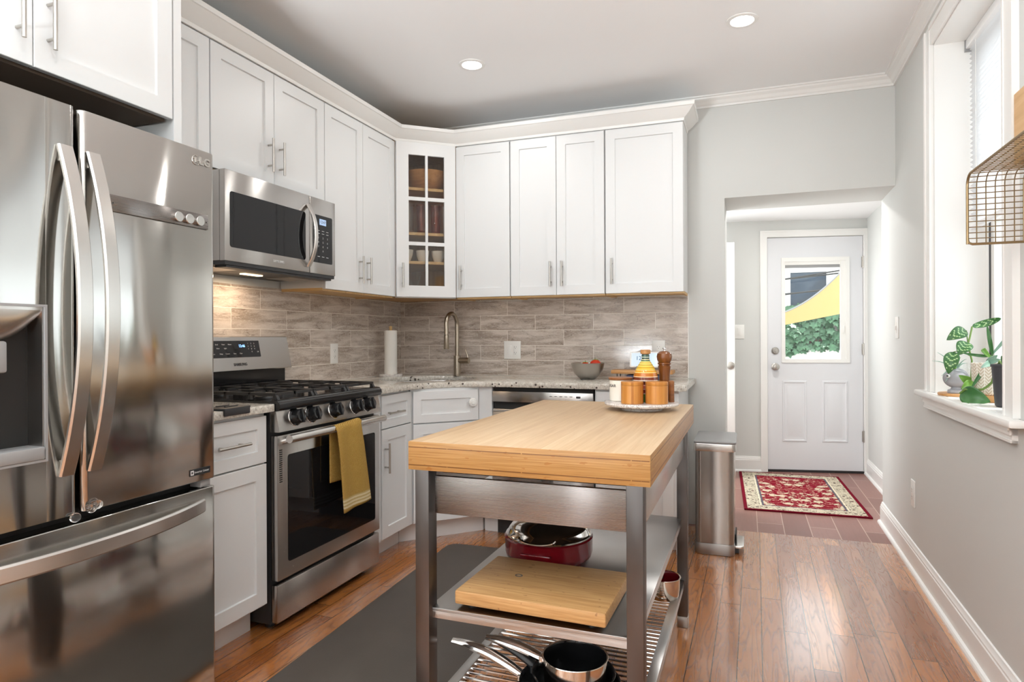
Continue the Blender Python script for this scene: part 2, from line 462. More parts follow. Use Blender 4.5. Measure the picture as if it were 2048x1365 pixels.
def granite():
    g = G('speckled_granite'); p = g.pos()
    n = g.noise(p, 55, 6, .7, .2); n2 = g.noise(p, 210, 3, .65); n4 = g.noise(p, 9, 2, .5)
    c = g.ramp(n, [(.32, srgb(168, 160, 148)), (.47, srgb(206, 200, 189)), (.62, srgb(228, 224, 215))])
    c = g.mix(g.math('MULTIPLY', g.math('GREATER_THAN', n2, .58), .5), c, srgb(142, 132, 122))
    vo = g.n('TexVoronoi', Vector=p, Scale=48.)
    rr = g.n('SeparateColor', _0=vo.outputs['Color']).outputs[0]
    lim = g.math('MULTIPLY', g.math('GREATER_THAN', rr, .62), g.math('MULTIPLY', n4, .52))
    sp = g.math('LESS_THAN', vo.outputs['Distance'], lim)
    c = g.mix(g.math('MULTIPLY', sp, .9), c, srgb(58, 46, 42))
    g.set(Base_Color=c, Roughness=.12); return g.m
M['granite'] = granite()

def wood(name, cols, along='y', scale=1., rough=.4, lam=None, contrast=.5):
    g = G(name); p = g.obj(); x, y, z = g.xyz(p)
    ax = {'x': (x, y, z), 'y': (y, x, z), 'z': (z, x, y)}[along]
    L, A, B = ax
    r = None
    if lam:
        ia = g.math('FLOOR', g.math('DIVIDE', A, lam[0])); ib = g.math('FLOOR', g.math('DIVIDE', B, lam[1]))
        r = g.white(ia, ib)
        v = g.comb(g.math('ADD', g.math('MULTIPLY', L, 3.*scale), g.math('MULTIPLY', r, 30.)), g.math('ADD', g.math('MULTIPLY', A, 60.*scale), g.math('MULTIPLY', r, 70.)), g.math('MULTIPLY', B, 60.*scale))
    else: v = g.comb(g.math('MULTIPLY', L, 3.*scale), g.math('MULTIPLY', A, 45.*scale), g.math('MULTIPLY', B, 45.*scale))
    n = g.noise(v, 1., 4, .55, .6)
    f = n if r is None else g.math('ADD', g.math('MULTIPLY', n, .75), g.math('MULTIPLY', r, .25))
    c = g.ramp(f, [(.28, cols[0]), (.5, cols[1]), (.74, cols[2])])
    g.set(Base_Color=c, Roughness=rough); g.bump(n, .06, .001); return g
M['maple'] = wood('raw_maple', (srgb(196, 156, 100), srgb(216, 178, 122), srgb(226, 192, 140)), 'x', 1, .5).m
M['maple_in'] = wood('cabinet_interior_maple', (srgb(176, 134, 88), srgb(196, 156, 106), srgb(208, 170, 120)), 'z', 1, .5).m
M['butcher'] = wood('pale_butcher_block', (srgb(186, 152, 114), srgb(200, 169, 131), srgb(210, 183, 147)), 'y', 1.0, .38, (.042, .5)).m
M['bamboo'] = wood('bamboo', (srgb(170, 104, 42), srgb(196, 130, 60), srgb(214, 152, 78)), 'z', .8, .32, (.012, .012)).m
M['walnut'] = wood('dark_turned_wood', (srgb(88, 48, 18), srgb(122, 70, 28), srgb(146, 90, 40)), 'z', .8, .25).m
M['acacia'] = wood('acacia_lid', (srgb(110, 66, 34), srgb(140, 88, 48), srgb(160, 106, 62)), 'x', 1, .4).m
M['oak_board'] = wood('oak_riser', (srgb(168, 116, 66), srgb(190, 138, 84), srgb(204, 156, 102)), 'x', 1, .45).m
M['pine'] = wood('pine_board', (srgb(206, 160, 104), srgb(222, 178, 124), srgb(232, 192, 142)), 'y', .7, .5).m

def block_edge():
    """edge-grain sides of the cart top: fine layers with two dark glue lines"""
    g = G('bamboo_block_edge'); p = g.obj(); x, y, z = g.xyz(p)
    n = g.noise(g.comb(g.math('MULTIPLY', x, 5.), g.math('MULTIPLY', y, 5.), g.math('MULTIPLY', z, 320.)), 1., 3, .6)
    kn = g.noise(g.comb(g.math('MULTIPLY', x, 26.), g.math('MULTIPLY', y, 26.), g.math('MULTIPLY', z, 90.)), 1., 2, .5)
    c = g.ramp(n, [(.3, srgb(152, 107, 56)), (.5, srgb(172, 128, 74)), (.7, srgb(188, 146, 92))])
    c = g.mix(g.math('MULTIPLY', g.math('GREATER_THAN', kn, .66), .5), c, srgb(150, 92, 36))
    for h in (.8355, .8835):
        br = g.noise(g.comb(g.math('MULTIPLY', x, 90.), g.math('MULTIPLY', y, 90.), 0.), 1., 2)
        ln = g.math('MULTIPLY', g.math('LESS_THAN', g.math('ABSOLUTE', g.math('SUBTRACT', z, h)), .0013), g.math('GREATER_THAN', br, .36))
        c = g.mix(g.math('MULTIPLY', ln, .8), c, srgb(92, 50, 22))
    g.set(Base_Color=c, Roughness=.35); return g.m
M['block_edge'] = block_edge()
def cutboard():
    g = G('worn_bamboo_board'); p = g.obj(); x, y, z = g.xyz(p)
    st = g.white(g.math('FLOOR', g.math('DIVIDE', y, .034)), g.math('FLOOR', g.math('DIVIDE', z, .019)))
    n = g.noise(g.comb(g.math('ADD', g.math('MULTIPLY', x, 7.), g.math('MULTIPLY', st, 40.)), g.math('MULTIPLY', y, 160.), g.math('MULTIPLY', z, 160.)), 1., 3, .6)
    c = g.ramp(n, [(.3, srgb(168, 124, 76)), (.5, srgb(192, 148, 96)), (.7, srgb(206, 166, 114))])
    c = g.mix(g.math('MULTIPLY', st, .3), c, srgb(174, 128, 78))
    k = g.noise(g.comb(g.math('MULTIPLY', x, 30.), g.math('ADD', g.math('MULTIPLY', y, 55.), g.math('MULTIPLY', st, 20.)), 0.), 1., 2)
    c = g.mix(g.math('MULTIPLY', g.math('GREATER_THAN', k, .68), .5), c, srgb(120, 76, 40))
    g.set(Base_Color=c, Roughness=.5); return g.m
M['cutboard'] = cutboard()
def marble():
    g = G('veined_marble'); p = g.obj()
    n = g.noise(p, 22, 4, .6, 1.6)
    v = g.math('LESS_THAN', g.math('ABSOLUTE', g.math('SUBTRACT', n, .5)), .018)
    g.set(Base_Color=g.mix(g.math('MULTIPLY', v, .55), srgb(224, 220, 217), srgb(120, 100, 98)), Roughness=.2); return g.m
M['marble'] = marble()
def stripes():
    g = G('striped_glazed_pottery'); x, y, z = g.xyz(g.obj())
    k = lambda h: h/.19
    st = [(0, (96, 138, 58)), (.030, (240, 225, 205)), (.034, (150, 52, 40)), (.047, (240, 225, 205)), (.050, (206, 120, 104)), (.063, (244, 190, 170)), (.066, (84, 34, 24)),
          (.080, (240, 225, 205)), (.083, (120, 54, 32)), (.094, (245, 210, 170)), (.097, (196, 116, 34)), (.110, (240, 210, 130)), (.113, (226, 158, 40)), (.120, (230, 200, 120)), (.123, (226, 186, 60)),
          (.130, (196, 150, 40)), (.133, (236, 206, 90)), (.139, (180, 140, 50)), (.142, (240, 214, 110)), (.147, (200, 160, 60)), (.150, (238, 214, 120)), (.155, (70, 110, 92)), (.160, (236, 220, 170)), (.163, (40, 70, 60)), (.169, (200, 210, 190)), (.172, (60, 90, 80))]
    g2 = g.ramp(g.math('DIVIDE', z, .19), [(k(h), srgb(*c)) for h, c in st[:26]], 'CONSTANT')
    g.set(Base_Color=g2, Roughness=.12); return g.m
M['stripes'] = stripes()
def terry():
    g = G('ribbed_yellow_terry'); p = g.obj(); x, y, z = g.xyz(p)
    d = g.math('SINE', g.math('MULTIPLY', g.math('ADD', g.math('MULTIPLY', z, 1.), g.math('MULTIPLY', y, -.55)), 1000.))
    fz = g.noise(p, 420, 3)
    c = g.ramp(g.math('ADD', g.math('MULTIPLY', d, .25), fz), [(.25, srgb(146, 108, 46)), (.5, srgb(186, 148, 76)), (.8, srgb(214, 180, 108))])
    band = g.math('MULTIPLY', g.math('GREATER_THAN', z, .028), g.math('LESS_THAN', z, .074))
    bl = g.ramp(g.math('ADD', g.math('MULTIPLY', g.math('SINE', g.math('MULTIPLY', z, 420.)), .3), fz), [(.3, srgb(196, 170, 114)), (.6, srgb(226, 210, 170))])
    g.set(Base_Color=g.mix(band, c, bl), Roughness=.95, Specular_IOR_Level=.1)
    g.bump(g.math('ADD', g.math('MULTIPLY', d, .5), fz), .8, .002); return g.m
M['terry'] = terry()
def mat_rubber():
    g = G('dark_textured_mat'); p = g.obj()
    n = g.n('TexVoronoi', Vector=p, Scale=260.).outputs['Distance']
    g.set(Base_Color=g.mix(g.noise(p, 5, 2), srgb(76, 69, 62), srgb(88, 80, 73)), Roughness=.6); g.bump(n, .25, .001); return g.m
M['mat'] = mat_rubber()
def rug():
    g = G('woven_oriental_rug'); p = g.obj(); x, y, z = g.xyz(p)
    hx, hy = .39, .63
    ax = g.math('ABSOLUTE', x); ay = g.math('ABSOLUTE', y)
    ex = g.math('SUBTRACT', hx, ax); ey = g.math('SUBTRACT', hy, ay); e = g.math('MINIMUM', ex, ey)
    sy = g.comb(ax, g.math('MULTIPLY', y, 1.), 0.)
    vo = g.n('TexVoronoi', Vector=sy, Scale=11.)
    jit = g.noise(sy, 42, 3)
    dd = g.math('ADD', vo.outputs['Distance'], g.math('MULTIPLY', g.math('SUBTRACT', jit, .5), .55))
    fl = g.ramp(dd, [(0, srgb(80, 66, 60)), (.10, srgb(206, 192, 166)), (.34, srgb(206, 192, 166)), (.37, srgb(80, 30, 30)), (.40, srgb(130, 16, 38))], 'CONSTANT')
    vine = g.math('LESS_THAN', g.math('ABSOLUTE', g.math('SUBTRACT', g.noise(sy, 17, 2), .5)), .022)
    fl = g.mix(g.math('MULTIPLY', vine, .7), fl, srgb(206, 170, 150))
    v2 = g.n('TexVoronoi', Vector=sy, Scale=26.)
    d2 = g.math('ADD', v2.outputs['Distance'], g.math('MULTIPLY', g.math('SUBTRACT', g.noise(sy, 80, 2), .5), .6))
    bd = g.ramp(d2, [(0, srgb(96, 30, 36)), (.14, srgb(70, 66, 64)), (.27, srgb(200, 188, 164)), (.44, srgb(206, 195, 172)), (.52, srgb(96, 90, 82)), (.60, srgb(204, 193, 170))], 'CONSTANT')
    inb = g.math('LESS_THAN', e, .125)
    c = g.mix(inb, fl, bd)
    line = g.math('LESS_THAN', g.math('ABSOLUTE', g.math('SUBTRACT', e, .128)), .006)
    c = g.mix(line, c, srgb(92, 88, 100))
    c = g.mix(g.math('LESS_THAN', g.math('ABSOLUTE', g.math('SUBTRACT', e, .113)), .004), c, srgb(226, 214, 190))
    c = g.mix(g.math('LESS_THAN', e, .022), c, srgb(112, 12, 34))
    g.set(Base_Color=c, Roughness=.95, Specular_IOR_Level=.1); g.bump(g.noise(p, 600, 2), .5, .002); return g.m
M['rug'] = rug()
def leaf(name, a, b, vein=None):
    g = G(name); p = g.obj()
    c = g.mix(g.noise(p, 25, 2), a, b)
    g.set(Base_Color=c, Roughness=.35, Subsurface_Weight=0.)
    return g.m
M['leaf'] = leaf('deep_green_leaf', srgb(38, 84, 44), srgb(70, 122, 62))
M['leaf2'] = leaf('bright_green_leaf', srgb(96, 150, 60), srgb(140, 184, 84))
M['leaf_pale'] = leaf('pale_vein', srgb(150, 186, 124), srgb(184, 208, 156))
M['succulent'] = leaf('grey_green_succulent', srgb(110, 148, 130), srgb(160, 190, 172))
M['ivy'] = leaf('ivy_leaves', srgb(26, 60, 42), srgb(92, 140, 100))
M['sail'] = plain('yellow_canvas', srgb(216, 184, 122), .8)
M['neighbor'] = plain('painted_pink_brick', srgb(170, 130, 128), .85)
M['ground'] = plain('pale_concrete', srgb(200, 196, 190), .9)
def herring():
    g = G('herringbone_ceramic'); x, y, z = g.xyz(g.obj())
    u = g.math('MULTIPLY', g.n('Math', {'operation': 'ARCTAN2'}, _0=y, _1=x).outputs[0], .056)
    f = g.math('FRACT', g.math('DIVIDE', u, .026)); tri = g.math('ABSOLUTE', g.math('SUBTRACT', f, .5))
    s = g.math('FRACT', g.math('DIVIDE', g.math('ADD', z, g.math('MULTIPLY', tri, .030)), .0125))
    m = g.math('MAXIMUM', g.math('LESS_THAN', s, .28), g.math('LESS_THAN', tri, .05))
    g.set(Base_Color=g.mix(m, srgb(206, 192, 172), srgb(246, 242, 234)), Roughness=.45); return g.m
M['herring'] = herring()
M['blind'] = plain('white_blind_slat', srgb(246, 246, 246), .45, Transmission_Weight=0.)
def translucent():
    g = G('translucent_slat'); nt = g.nt
    d = g.n('BsdfDiffuse', Color=(.9, .9, .9, 1)); t = g.n('BsdfTranslucent', Color=(.85, .85, .86, 1))
    mx = g.n('MixShader', _0=.68, _1=d.outputs[0], _2=t.outputs[0]); nt.links.new(mx.outputs[0], nt.nodes['Material Output'].inputs[0]); return g.m
M['slat'] = translucent()
# ------------------------------------------------------------------ the room
H = 2.665
XL = .025                                              # left wall plane
mb = MB(); mb.box(XL-.2, 3.6, -7.3, -.045, -.12, 0); struct('floor', mb, M['floor'])
mb = MB(); mb.box(1.3, 3.6, -.0449, 2.25, -.12, 0); struct('floor_entry', mb, M['floor_tile'])
mb = MB(); mb.box(XL-.2, 3.40, -7.3, .43, H, H+.12); struct('ceiling', mb, M['ceil'])
mb = MB(); mb.box(XL-.2, XL, -7.3, .43, 0, H); struct('wall_left', mb, M['wall'])
XO, ZO = 2.305, 2.035                                  # passage opening in the thick back wall
mb = MB(); mb.prism([(XL, 0), (XO, 0), (XO, ZO), (3.36, ZO), (3.36, H), (XL, H)], 0, .43, T=XZ); struct('wall_back', mb, M['wall'])
WS0, WS1, WZ0, WZ1 = .835, 1.725, .90, 2.48            # window opening along the right wall
mb = MB(FR @ XZ); mb.prism([(-.43, 0), (7.3, 0), (7.3, H), (-.43, H)], -.26, 0, holes=[[(WS0, WZ0), (WS1, WZ0), (WS1, WZ1), (WS0, WZ1)]])
struct('wall_right', mb, M['wall'])
mb = MB(XZ); mb.prism([(XL-.2, 0), (3.4, 0), (3.4, H), (XL-.2, H)], -7.3, -7.12, holes=[[(1.45, .55), (2.25, .55), (2.25, 2.3), (1.45, 2.3)]]); struct('wall_rear', mb, M['wall'])
mb = MB()
for x in (1.45, 2.18): mb.box(x, x+.07, -7.22, -7.14, .55, 2.3)
for z in (.55, 1.4, 2.23): mb.box(1.45, 2.25, -7.21, -7.15, z, z+.07)
struct('window_2', mb, M['trim'])
# entry beyond the passage; its outside wall runs at a slant
FD = frame((2.608, 1.825, 0), (.980, .1977, 0), (.1977, -.980, 0))
mb = MB(FD @ XZ); mb.prism([(-1.45, 0), (-.02, 0), (-.02, 2.055), (.80, 2.055), (.80, 0), (.95, 0), (.95, 2.4), (-1.45, 2.4)], -.22, 0); struct('wall_entry', mb, M['wall'])
mb = MB(); mb.box(3.405, 3.6, .43, 2.3, 0, 2.4); struct('wall_entry_right', mb, M['wall'])
mb = MB(); mb.box(1.2, 1.4, .43, 2.0, 0, 2.4); struct('wall_entry_left', mb, M['wall'])
mb = MB(); mb.box(1.2, 3.6, .43, 2.3, 2.185, 2.3); struct('ceiling_entry', mb, M['ceil'])
# mouldings
CR = [(0, H-.062), (.010, H-.062), (.012, H-.052), (.020, H-.046), (.030, H-.030), (.046, H-.018), (.050, H-.010), (.060, H-.008), (.060, H), (0, H)]
rw = lambda y, o=0: (WX + WA*y - o, y)
mb = MB(); mb.sweep([(XL, 0), rw(0), rw(-7.1)], CR); struct('trim_1', mb, M['trim'], smooth=20)
BB = [(0, 0), (.016, 0), (.016, .100), (.013, .104), (.013, .112), (.009, .118), (.006, .130), (0, .132)]
SH = [(.016, 0), (.032, 0), (.031, .009), (.026, .016), (.016, .019)]
def baseboard(name, path):
    mb = MB(); mb.sweep(path, BB); mb.sweep(path, SH); struct(name, mb, M['trim'], smooth=25)
baseboard('baseboard_right', [rw(.425), rw(-7.1)])
fd = lambda s, n=0: tuple((FD @ Vector((s, n, 0)))[:2])
baseboard('baseboard_entry', [fd(-1.2), fd(-.066)])
baseboard('baseboard_entry_right', [(3.405, 1.99), (3.405, .44)])
# wall tile
mb = MB(); mb.box(XL, .033, -2.485, -.008, .915, 1.45); struct('wall_backsplash_left', mb, M['splash_y'])
mb = MB(); mb.box(.033, 2.083, -.008, 0, .915, 1.45); struct('wall_backsplash_back', mb, M['splash_x'])
mb = MB(); mb.box(2.083, 2.089, -.0095, 0, .915, 1.45); struct('trim_2', mb, M['trim'])
# exterior door
mb = MB(FD @ XZ)
D1 = thing('door_1', None, None, (2.608, 1.825, 0)); D1['kind'] = 'structure'
sl = MB(FD @ XZ); sl.prism([(0, .02), (.780, .02), (.780, 2.037), (0, 2.037)], -.055, -.012, holes=[[(.128, .965), (.660, .965), (.660, 1.85), (.128, 1.85)]])
part('door_slab', sl, M['door'], D1)
def frame_mb(T, s0, s1, z0, z1, w, n0, n1, bev=0):
    mb = MB(T @ XZ); mb.prism([(s0, z0), (s1, z0), (s1, z1), (s0, z1)], n0, n1, holes=[[(s0+w, z0+w), (s1-w, z0+w), (s1-w, z1-w), (s0+w, z1-w)]]); return mb
m = frame_mb(FD, .115, .672, .95, 1.862, .030, -.013, -.002); m.v += []
part('glazing_frame', m, M['plastic_white'], D1)
m = MB(FD); m.box(.60, .642, -.03, -.008, .98, 1.832); m.box(.145, .6, -.035, -.022, 1.80, 1.832)
m.box(.612, .630, -.008, .002, 1.20, 1.27, .003)
part('blind_slider', m, M['plastic_white'], D1)
m = MB(FD); m.box(.145, .602, -.034, -.024, 1.774, 1.80); part('raised_blind', m, M['grey_plastic'], D1)
m = MB(FD); m.box(.145, .60, -.036, -.032, .98, 1.80); part('pane', m, M['pane'], D1)
for (a, b) in ((.119, .323), (.446, .657)):
    m = MB(FD); z0, z1 = .262, .794
    def ring(i, n): return [(a+i, n, z0+i), (b-i, n, z0+i), (b-i, n, z1-i), (a+i, n, z1-i)]
    vs = ring(0, -.012)+ring(.006, -.006)+ring(.016, -.006)+ring(.024, -.014)+ring(.034, -.014)+ring(.058, -.007)
    fs = [(k*4+i, k*4+(i+1) % 4, k*4+4+(i+1) % 4, k*4+4+i) for k in range(5) for i in range(4)] + [(20, 21, 22, 23)]
    m.add(vs, fs); part('raised_panel', m, M['door'], D1)
def knob_mb(T, s, z, r=.027, n0=-.012):
    R2 = T @ Matrix.Translation((s, n0, z)) @ Matrix.Rotation(-PI/2, 4, 'X'); m = MB(R2)
    m.lathe((0, 0, 0), [(.001, 0), (.032, 0), (.032, .005), (.026, .008), (.012, .012), (.012, .030), (.022, .036), (r, .046), (r*.9, .056), (.012, .060), (.001, .060)], 24); return m
part('door_knob', knob_mb(FD, .062, .915), M['nickel'], D1)
R2 = FD @ Matrix.Translation((.062, -.012, 1.054)) @ Matrix.Rotation(-PI/2, 4, 'X'); m = MB(R2)
m.lathe((0, 0, 0), [(.001, 0), (.031, 0), (.031, .008), (.022, .016), (.001, .018)], 24); m.box(-.004, .004, -.013, .013, .016, .028, .002)
part('deadbolt', m, M['nickel'], D1)
for z in (1.813, 1.066, .318):
    m = MB(FD); m.cyl((.783, -.006, z-.05), (.783, -.006, z+.05), .007, seg=12); m.box(.770, .796, -.013, -.009, z-.045, z+.045); part('hinge', m, M['nickel'], D1)
m = MB(FD); m.box(-.004, .784, -.06, -.002, 0, .018); part('threshold', m, M['black_plastic'], D1)
mb = MB(FD @ XZ)
mb.prism([(-.066, 0), (-.066, 2.098), (.846, 2.098), (.846, 0), (.787, 0), (.787, 2.043), (-.007, 2.043), (-.007, 0)], 0, .012)
mb.prism([(-.066, 0), (-.066, 2.098), (.846, 2.098), (.846, 0), (.832, 0), (.832, 2.084), (-.052, 2.084), (-.052, 0)], .012, .018)
mb.T = FD; mb.box(-.02, -.004, -.2, 0, 0, 2.055); mb.box(.784, .80, -.2, 0, 0, 2.055); mb.box(-.02, .80, -.2, 0, 2.041, 2.055)
struct('trim_3', mb, M['trim'], smooth=20)
# open interior door leaf at the left of the entry, seen by its free edge
D2 = thing('door_2', None, None, (1.6, 1.46, 0)); D2['kind'] = 'structure'
m = MB(); m.box(1.58, 2.340, 1.46, 1.495, .012, 1.965, .002); part('door_slab', m, M['trim'], D2)
FK = frame((0, 1.46, 0), (1, 0, 0), (0, -1, 0))
part('door_knob', knob_mb(FK, 2.306, .938, n0=0), M['nickel'], D2)
# ------------------------------------------------------------------ cabinets
def shaker(mb, s0, s1, z0, z1, n0, t=.02, fw=.058, rec=.009, holes=None):
    c = .0016; f = n0+t
    def rect(i, n): return [(s0+i, n, z0+i), (s1-i, n, z0+i), (s1-i, n, z1-i), (s0+i, n, z1-i)]
    if holes is None:
        L = [rect(0, n0), rect(0, f-c), rect(c, f), rect(fw, f), rect(fw+.0015, f-rec)]
        vs = sum(L, []); k = len(L)
        fs = [(a*4+i, a*4+(i+1) % 4, a*4+4+(i+1) % 4, a*4+4+i) for a in range(k-1) for i in range(4)]
        fs += [(0, 1, 2, 3), tuple((k-1)*4+i for i in range(4))]
        mb.add(vs, fs)
    else:
        T0 = mb.T; mb.T = T0 @ XZ
        mb.prism([(s0, z0), (s1, z0), (s1, z1), (s0, z1)], n0, f, holes=[[(a, c2), (b, c2), (b, d), (a, d)] for a, b, c2, d in holes])
        mb.T = T0
    return mb
def bar(T, s, z, n, vertical=True, L=.157, r=.0058, off=.030, reach=.048):
    """bar pull: round bar on two posts"""
    m = MB(T); h = L/2
    if vertical:
        m.cyl((s, n+off, z-h), (s, n+off, z+h), r, seg=12)
        for q in (-reach, reach): m.cyl((s, n, z+q), (s, n+off, z+q), r*.75, seg=10)
    else:
        m.cyl((s-h, n+off, z), (s+h, n+off, z), r, seg=12)
        for q in (-reach, reach): m.cyl((s+q, n, z), (s+q, n+off, z), r*.75, seg=10)
    return m
def door(root, T, s0, s1, z0, z1, n, handle=None, name='door', fw=.058):
    d = part(name, shaker(MB(T), s0, s1, z0, z1, n, fw=fw), M['cab'], root, smooth=20)
    if handle:
        hs, hz, vert = handle; part('handle', bar(T, hs, hz, n+.02, vert), M['nickel'], d)
    return d
ZB, ZT = 1.437, 2.436
def wall_cab(T, s0, s1, label, doors, z0=ZB, z1=ZT, depth=.305, base_n=.026, soffit=True):
    o = T @ Vector(((s0+s1)/2, base_n, z0))
    r = thing('wall_cabinet', label, 'cabinet', o, 0, 'white wall cabinets')
    b = MB(T); b.box(s0+.0008, s1-.0008, base_n+.009, depth, z0+.012, z1+.01); part('cabinet_body', b, M['cab'], r)
    u = MB(T); u.box(s0+.018, s1-.018, base_n+.012, depth-.002, z0+.004, z0+.0118)
    u.box(s0+.002, s1-.002, depth-.02, depth-.001, z0-.003, z0+.0118); u.box(s0+.002, s0+.017, base_n+.012, depth-.02, z0-.003, z0+.0118); u.box(s1-.017, s1-.002, base_n+.012, depth-.02, z0-.003, z0+.0118)
    part('underside', u, M['maple'], r, 'unpainted wooden underside')
    for d in doors: door(r, T, d[0], d[1], z0+.006, z1-.004, depth, d[2])
    return r
g = .0016
# left wall
wall_cab(FL, 2.066, 2.485, 'narrow white upper cabinet squeezed between refrigerator cabinet and the cabinet above the microwave', [(2.068, 2.482, None)])
wall_cab(FL, 1.298, 2.063, 'short two-door white cabinet directly above the microwave', [(1.298+g, 1.681-g, (1.645, 2.035, True)), (1.681+g, 2.063-g, (1.721, 2.035, True))], z0=1.892)
wall_cab(FL, .577, 1.296, 'tall two-door white cabinet between the microwave and the glass-door corner cabinet', [(.577+g, .938-g, (.900, 1.573, True)), (.938+g, 1.296-g, (.979, 1.573, True))])
# back wall
wall_cab(FB, .629, 1.011, 'single-door white upper cabinet just right of the glass-door corner cabinet', [(.631+g, 1.011-g*2, (.672, 1.571, True))])
wall_cab(FB, 1.013, 1.623, 'two-door white upper cabinet in the middle of the back wall above the dishwasher', [(1.013+g*2, 1.318-g, (1.283, 1.572, True)), (1.318+g, 1.623-g*2, (1.357, 1.572, True))])
wall_cab(FB, 1.625, 2.087, 'single-door white upper cabinet at the right end of the back wall', [(1.625+g*2, 2.087-g, (1.667, 1.574, True))])
# corner cabinet with a glazed door
A0 = Vector((.325, -.575, 0)); A1 = Vector((.629, -.325, 0)); ad = (A1-A0).normalized(); an = Vector((ad.y, -ad.x, 0))
FC = frame(A0, ad, an); LC = (A1-A0).length
CC = thing('corner_wall_cabinet', 'white corner cabinet with a six-pane glass door showing shelves of glassware', 'cabinet', (.28, -.26, ZB), 0)
pent = [(.036, -.012), (.036, -.573), (.305, -.573), (A0.x-.001, A0.y), (A1.x, A1.y+.001), (.627, -.305), (.627, -.012)]
m = MB()
for za, zb in ((ZB+.006, ZB+.024), (ZT-.008, ZT+.01)): m.prism(pent, za, zb)
m.box(.034, .040, -.575, -.010, ZB+.006, ZT+.01); m.box(.04, .629, -.016, -.010, ZB+.006, ZT+.01); m.box(.034, .322, -.575, -.569, ZB+.006, ZT+.01); m.box(.623, .629, -.322, -.010, ZB+.006, ZT+.01)
part('cabinet_body', m, M['maple_in'], CC, 'unpainted wooden inside')
m = MB(FC); m.box(0, .02, -.018, 0, ZB, ZT+.01); m.box(LC-.02, LC, -.018, 0, ZB, ZT+.01); m.box(0, LC, -.018, 0, ZB, ZB+.03); m.box(0, LC, -.018, 0, ZT-.03, ZT+.01); part('face_frame', m, M['cab'], CC)
sh_in = [(.041, -.018), (.041, -.566), (.300, -.566), (.600, -.318), (.620, -.300), (.620, -.018)]
SHZ = [1.668, 1.855, 2.146]
for z in SHZ:
    m = MB(); m.prism(sh_in, z-.009, z+.009); part('shelf', m, M['maple'], CC)
s0, s1, z0, z1 = .004, LC-.004, ZB+.006, ZT-.004
dz = z1-z0; zo = [z0+.070, z0+.070+.262, z0+.357, z0+.357+.262, z0+.645, z0+.645+.262]
zo = [z0+.072, z0+.330, z0+.353, z0+.618, z0+.641, z1-.078]
w0, w1, wm = s0+.078, s1-.075, .016
mid = (w0+w1)/2
hl = [(a, b, zo[k], zo[k+1]) for k in (0, 2, 4) for (a, b) in ((w0, mid-wm/2), (mid+wm/2, w1))]
d = part('glass_door', shaker(MB(FC), s0, s1, z0, z1, .001, holes=hl), M['cab'], CC, smooth=20)
part('handle', bar(FC, .040, 1.577, .021, True), M['nickel'], d)
m = MB(FC); m.box(w0-.004, w1+.004, .004, .007, zo[0]-.004, zo[5]+.004); part('pane', m, M['cab_glass'], d)
# over-refrigerator cabinet and its tall side panel
r = thing('refrigerator_cabinet', 'deep white two-door cabinet above the refrigerator', 'cabinet', FL @ Vector((2.97, .03, 1.905)))
b = MB(FL); b.box(2.521, 3.425, .03, .608, 1.918, 2.63); part('cabinet_body', b, M['cab'], r)
b = MB(FL); b.box(2.53, 3.42, .035, .600, 1.905, 1.9178); part('underside', b, M['brown_dark'], r, 'unpainted underside, brown darkened for shade')
door(r, FL, 2.524, 2.965-g, 1.911, 2.61, .61, (2.927, 2.045, True)); door(r, FL, 2.965+g, 3.42, 1.911, 2.61, .61, (3.007, 2.045, True))
m = MB(FL); m.box(2.487, 2.518, .03, .628, 0, 2.63); solo('tall_side_panel', m, M['cab'], 'tall white end panel standing beside the refrigerator', 'panel', FL @ Vector((2.5, .3, 0)))
# crown along the cabinet tops
CP = [(-.004, ZT+.001), (.004, ZT+.001), (.007, ZT+.010), (.007, ZT+.016), (.016, ZT+.022), (.034, ZT+.036), (.056, ZT+.060), (.062, ZT+.066), (.068, ZT+.068), (.070, ZT+.088), (.060, ZT+.090), (.060, ZT+.070), (-.012, ZT+.014)]
mb = MB(); mb.sweep([(.325, -2.485), (A0.x, A0.y), (A1.x, A1.y), (2.087, -.325), (2.087, -.07)], CP); struct('trim_4', mb, M['trim'], smooth=25)
# ---- base cabinets
def base_body(root, T, s0, s1, toe=True):
    b = MB(T); b.box(s0, s1, .035, .608, .112, .886); part('cabinet_body', b, M['cab'], root)
    b = MB(T); b.box(s0, s1, .06, .535, 0, .1118); part('toe_kick', b, M['cab'], root)
r = thing('base_cabinet', 'white drawer base cabinet between the refrigerator and the stove', 'cabinet', FL @ Vector((2.28, .04, 0)), 0, 'white base cabinets')
base_body(r, FL, 2.080, 2.484)
d = door(r, FL, 2.090, 2.478, .688, .872, .61, (2.284, .780, False), 'drawer', .048); door(r, FL, 2.090, 2.478, .125, .682, .61)
r = thing('base_cabinet', 'white drawer base cabinet between the stove and the corner sink', 'cabinet', FL @ Vector((1.1, .04, 0)), 0, 'white base cabinets')
base_body(r, FL, .914, 1.304)
d = door(r, FL, .924, 1.236, .700, .874, .61, (1.125, .779, False), 'drawer', .046); door(r, FL, .924, 1.236, .118, .694, .61, (1.262-.052, .545, True))
b = MB(FL); b.box(1.239, 1.300, .600, .622, .112, .884); part('filler_strip', b, M['cab'], r)
